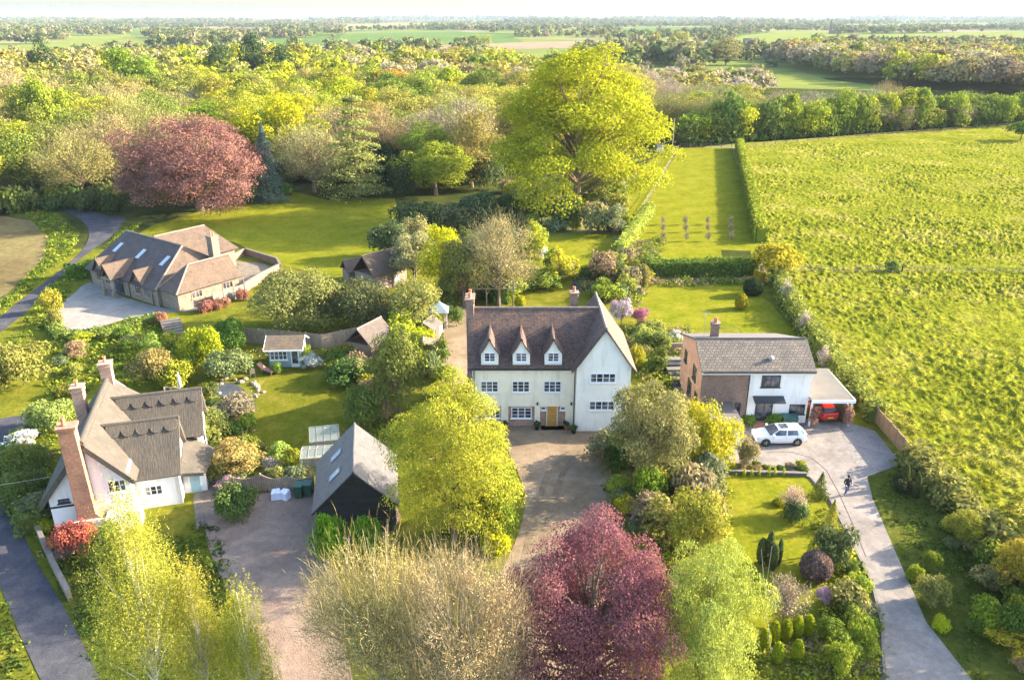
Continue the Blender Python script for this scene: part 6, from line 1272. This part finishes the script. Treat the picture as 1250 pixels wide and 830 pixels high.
def woodtree(x, y, kind):
    """colour and kind vary in drifts, as they do in the wood"""
    a = math.sin(x * .021 + 1.3) + math.sin(y * .033 + x * .013) + rng.gauss(0, .6)
    i = int((a + 2.6) / 5.2 * len(WOODC)); c, k = WOODC[max(0, min(len(WOODC) - 1, i))]
    q = x / y
    if kind == 1 and q < -.40 and rng.random() < .65: c, k = rng.choice([((.25, .22, .08), 'bare'), ((.22, .21, .06), 'spray'), ((.27, .235, .12), 'bare'), ((.17, .19, .04), 'round'), ((.23, .22, .05), 'spray')])
    elif kind == 1 and -.40 <= q < -.18 and rng.random() < .6: c, k = rng.choice([((.31, .31, .02), 'round'), ((.27, .28, .03), 'spray'), ((.28, .26, .05), 'spray'), ((.22, .25, .03), 'round')])
    elif kind == 1 and q >= -.18 and rng.random() < .35: c, k = rng.choice([((.24, .27, .04), 'round'), ((.28, .27, .06), 'spray'), ((.31, .25, .06), 'spray')])
    if kind == 3 and rng.random() < .55: c, k = rng.choice([((.26, .22, .10), 'bare'), ((.25, .20, .13), 'bare'), ((.24, .25, .07), 'spray'), ((.29, .24, .08), 'round')])
    if kind == 2 and rng.random() < .6: c, k = rng.choice([((.30, .25, .19), 'bare'), ((.28, .24, .17), 'bare'), ((.26, .24, .10), 'bare')])
    h = rng.uniform(12, 18.5) if kind == 1 else rng.uniform(9, 14) if kind == 2 else rng.uniform(13, 18)
    if y < 170: h *= .88
    return c, k, h, rng.uniform(6.2, 9.0)
# hedgerow of big leafy trees along the top of the pasture
hr = []
for i in range(34):
    t = i / 33; px = 836 + t * (1262 - 836); py = 179 - t * 27; x, y = G(px, py); hr.append((x + rng.uniform(-1, 1), y + rng.uniform(1, 4)))
for i, (x, y) in enumerate(hr):
    c = rng.choice([(.21, .25, .03), (.26, .29, .03), (.17, .22, .035), (.33, .34, .03), (.13, .17, .04)]); t = i / 33
    plant('field_maple', 'dome' if i % 3 else 'oval', x, y, rng.uniform(4.4, 6.2), rng.uniform(9.5, 16.5) * (1 - .28 * t) * (.72 if t < .12 else 1), c, ('dark leafed' if c[0] < .15 else 'bright lime' if c[0] > .3 else 'mid green' if c[0] < .2 else 'yellow green') + (' broad tree' if i % 3 else ' tall oval tree') + ' in the hedgerow, ' + ('near the paddock top' if i < 8 else 'above the left half of the pasture' if i < 20 else 'above the right half of the pasture'), 'tree', 'hedgerow trees above the pasture', 3600, 110 + i % 4)
for i in range(30):
    t = i / 29; px = 840 + t * 420; py = 178 - t * 27; x, y = G(px, py); plant('hedgerow_shrub', 'low', x, y - .5, rng.uniform(2, 3), rng.uniform(2.4, 4), (.09, .13, .03), 'shrub at the foot of the hedgerow above the pasture', 'shrub', 'shrubs under the hedgerow trees', 900, 120 + i % 3)
# named trees inside the wood
V('tree', 'round', 30, 88, 100, 180, (.20, .25, .03), 'vivid green tree standing out in the left wood', n=9000, seed=130, lift=-20)
V('oak_tree', 'round', 142, 50, 205, 112, (.17, .24, .03), 'bright green round tree on the skyline of the left wood', n=6000, seed=131, lift=-30)
V('yellow_tree', 'round', 296, 108, 388, 215, (.33, .33, .015), 'brilliant yellow tree right of the copper beech top', n=12000, seed=132, lift=0)
V('orange_tree', 'round', 448, 78, 512, 130, (.36, .21, .03), 'orange brown tree in the middle of the wood', n=5000, seed=133, lift=-10)
V('rounded_tree', 'round', 512, 72, 572, 130, (.25, .30, .03), 'rounded yellow green tree right of the orange one', n=5000, seed=134, lift=-10)
for i, (a, b, c_, d) in enumerate([(44, 46, 76, 90), (258, 44, 292, 84), (292, 40, 334, 88), (332, 50, 364, 88)]): V('pine_tree', 'oval', a, b, c_, d + 14, (.045, .075, .035), ['dark pine on the left skyline of the wood', 'dark conifer, leftmost of three on the skyline', 'largest dark conifer on the skyline', 'dark conifer, rightmost of three on the skyline'][i], n=3500, seed=135 + i, lift=-22)
for i, px in enumerate([796, 803, 820, 827, 832, 838, 584, 591, 597]): V('poplar_tree', 'column', px - 4, 36 if px > 700 else 40, px + 4, 62, (.33, .33, .05), 'slim yellow poplar in the row beyond the woods' if px > 700 else 'slim yellow poplar in the small clump far beyond the big lime', 'tree', n=900, seed=140, group='poplars beyond the woods', lift=2)
V('oak_tree', 'spray', 866, 42, 906, 82, (.24, .22, .09), 'lone spreading oak at the end of the bare wood', n=4000, seed=141, lift=2)
IND = 215
def wood_label(x, y, c, k, ds):
    px, py = PR(x, y, 10)
    hue = 'grey tan' if c[2] > .1 else 'golden' if c[0] > c[1] * 1.12 else 'bright lemon' if c[0] > .3 else 'dark green' if c[0] < .19 else 'olive yellow'
    dep = 'at the front of' if py > 175 else 'midway back in' if py > 120 else 'deep in'
    pos = 'the wood at the far left' if px < 130 else 'the wood above the copper beech' if px < 330 else 'the wood above the cedar' if px < 470 else 'the wood left of the lime tree' if px < 640 else 'the wood behind the lime tree' if px < 790 else 'the bare wood right of the lime tree'
    return ' '.join(('%s %s %s %s' % (hue, ds, dep, pos)).split()[:16])
for (x, y, kd) in pts[:IND]:
    c, k, h, r = woodtree(x, y, kd); nm, ds = KINDNAME[k]
    plant(nm, k, x, y, r, h, c, wood_label(x, y, c, k, ds), 'tree', 'trees of the near wood', 14000 if y < 210 else 9000, 150 + rng.randrange(5), jit=.09)
# dark evergreens closing the wood behind the cedar
for i in range(15):
    px = 352 + i * 18 + _fr.uniform(-5, 5); x, y = G(px, 226 - 8 * (i / 14) + _fr.uniform(-4, 4))
    if math.hypot(x - HERO[0][0], y - HERO[0][1]) < 5 or math.hypot(x - HERO[1][0], y - HERO[1][1]) < 8: continue
    plant('holly_tree', 'dome' if i % 2 else 'oval', x, y, _fr.uniform(2.6, 3.8), _fr.uniform(6, 9.5), (.055, .08, .032), 'dark evergreen tree ' + ('just left of the cedar' if px < 400 else 'behind the cedar' if px < 480 else 'behind the evergreen blocks') + ', ' + ('rounded' if i % 2 else 'upright'), 'tree', 'dark evergreens closing the wood', 3500, 190 + i % 3)
# understorey along the wood front
for i in range(60):
    t = i / 59; px = -10 + t * 640; py = (262 if px < 150 else 246 if px < 340 else 222 if px < 480 else 205); x, y = G(px, py + rng.uniform(-14, 2))
    if 150 < px < 165: continue
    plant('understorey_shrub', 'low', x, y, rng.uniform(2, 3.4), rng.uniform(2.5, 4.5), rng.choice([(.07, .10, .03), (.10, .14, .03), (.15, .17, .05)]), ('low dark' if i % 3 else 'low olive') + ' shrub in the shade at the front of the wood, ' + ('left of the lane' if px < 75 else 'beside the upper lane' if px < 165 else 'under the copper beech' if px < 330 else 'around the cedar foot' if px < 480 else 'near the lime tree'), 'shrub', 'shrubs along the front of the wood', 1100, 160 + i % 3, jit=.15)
# ---------------------------------------------------------------- far woods and hedgerows: two masses
def mass(name, label, trees, nleaf, seed):
    rg = np.random.default_rng(seed); VV = []; TT = []; base = {}
    for k in ('round', 'bare', 'spray'): base[k] = [crown(k if k != 'bare' else 'blossom', nleaf, seed + j)[0].astype(np.float64) for j in range(3)]
    for (x, y, r, h, c, k) in trees:
        B = base[k][rg.integers(3)]; a = rg.uniform(0, 6.28); ca, sa = math.cos(a), math.sin(a); As = ASPECT['blossom' if k == 'bare' else k]
        W_ = np.empty_like(B); W_[:, 0] = (B[:, 0] * ca - B[:, 1] * sa) * r + x; W_[:, 1] = (B[:, 0] * sa + B[:, 1] * ca) * r + y; W_[:, 2] = B[:, 2] * h / As
        VV.append(W_.astype(np.float32)); cc = np.array(c) * rg.uniform(.82, 1.18); TT.append(np.tile([*cc, 1.0], (len(B), 1)).astype(np.float32))
    me = npmesh(name, np.concatenate(VV), 4, ['leaf_mass'], tint=np.concatenate(TT)); o = bpy.data.objects.new(name, me); C.objects.link(o); tag(o, label, 'woodland', None, 'stuff')
tr = []
for (x, y, kd) in pts[IND:]:
    c, k, h, r = woodtree(x, y, kd); tr.append((x, y, r * 1.1, h, c, k))
mass('woodland', 'mixed spring woodland stretching away behind the gardens', tr, 900, 7)
FARC = [(.13, .155, .06), (.16, .18, .065), (.21, .205, .08), (.10, .13, .055), (.20, .18, .11)]
far_px = [p for _, p in far_fields] + wood_px_clear
open_px = [(380, 70), (380, 42), (700, 40), (760, 52), (700, 66)]
ft = []
def addfar(x, y, s=1.0):
    px, py = PR(x, y)
    if px < -40 or px > 1290 or y < 455: return
    if any(inside(px, py, q) for q in far_px) or (inside(px, py, open_px) and rng.random() < .8) or (py > 45 and rng.random() < .3): return
    if inside(x, y, W1) or inside(x, y, W3): return
    ft.append((x, y, rng.uniform(4, 7) * s, rng.uniform(7, 14) * s, rng.choice(FARC), rng.choice(('round', 'round', 'spray'))))
ycur = 520.0
while ycur < 9000:      # broken hedgerows, ever further
    half = ycur * .70; nseg = 3 if ycur < 1800 else 4
    for _ in range(nseg):
        xc = rng.uniform(-half, half); L = rng.uniform(.08, .34) * ycur + 60; ang = rng.gauss(0, .22); st = 7 if ycur < 1500 else 11 if ycur < 3500 else 18; q = -L / 2
        while q < L / 2:
            if rng.random() < .88: addfar(xc + q * math.cos(ang), ycur + q * math.sin(ang) + rng.gauss(0, 2), rng.choice((.55, .8, 1.0)) if ycur < 1500 else 1.05)
            q += st * rng.uniform(.6, 1.3)
    ycur *= 1.06
for _ in range(95):    # copses and woods
    yc = 560 * (15 ** rng.random()); xc = rng.uniform(-.7, .7) * yc; a, b = rng.uniform(.03, .11) * yc + 20, rng.uniform(.02, .06) * yc + 10; st = max(9, yc * .0052)
    n_ = int(min(90, 3.1 * a * b / st ** 2))
    for _ in range(n_): t = rng.uniform(0, 6.283); u = rng.random() ** .5; addfar(xc + a * u * math.cos(t), yc + b * u * math.sin(t), 1.15 * max(1, st / 14))
for yy, n_ in ((9500, 420), (12000, 420), (8200, 300)):   # wooded rim of the horizon
    for i in range(n_): addfar((i / n_ * 2 - 1) * yy * .7 + rng.uniform(-15, 15), yy + rng.uniform(-200, 200) + 400 * math.sin(i * .05), rng.uniform(1.6, 2.6))
mass('distant_woods', 'far hedgerows and woods fading towards the horizon', ft, 90, 9)
print('wood trees', len(pts), 'far', len(ft))
# trees just outside the frame whose shade falls across the drive
for i, (x, y, r, h) in enumerate([(37.5, 38, 3.6, 9), (33.5, 31.5, 3.4, 8), (40, 46, 2.6, 6)]): plant('verge_tree', 'round', x, y, r, h, (.14, .19, .03), ['tall leafy tree beyond the bottom right verge', 'leafy tree just below the right corner', 'leafy tree at the pasture edge right of the verge'][i], 'tree', None, 6000, 170)
# ---------------------------------------------------------------- haze: real air round everything
m = bpy.data.materials.new('air'); m.use_nodes = True; nt = m.node_tree; nt.nodes.clear(); out = N(nt, "ShaderNodeOutputMaterial"); pv = N(nt, "ShaderNodeVolumePrincipled")
pv.inputs['Color'].default_value = (.40, .48, .60, 1); pv.inputs['Density'].default_value = HAZE; pv.inputs['Anisotropy'].default_value = 0.0
nt.links.new(pv.outputs[0], out.inputs['Volume'])
MATS['air'] = m
if HAZE > 0:
    o = MB().box(-28000, 28000, -400, 46000, -1.0, 75.0).build('haze', 'air'); tag(o, 'thin summer haze over the whole valley', None, None, 'stuff')
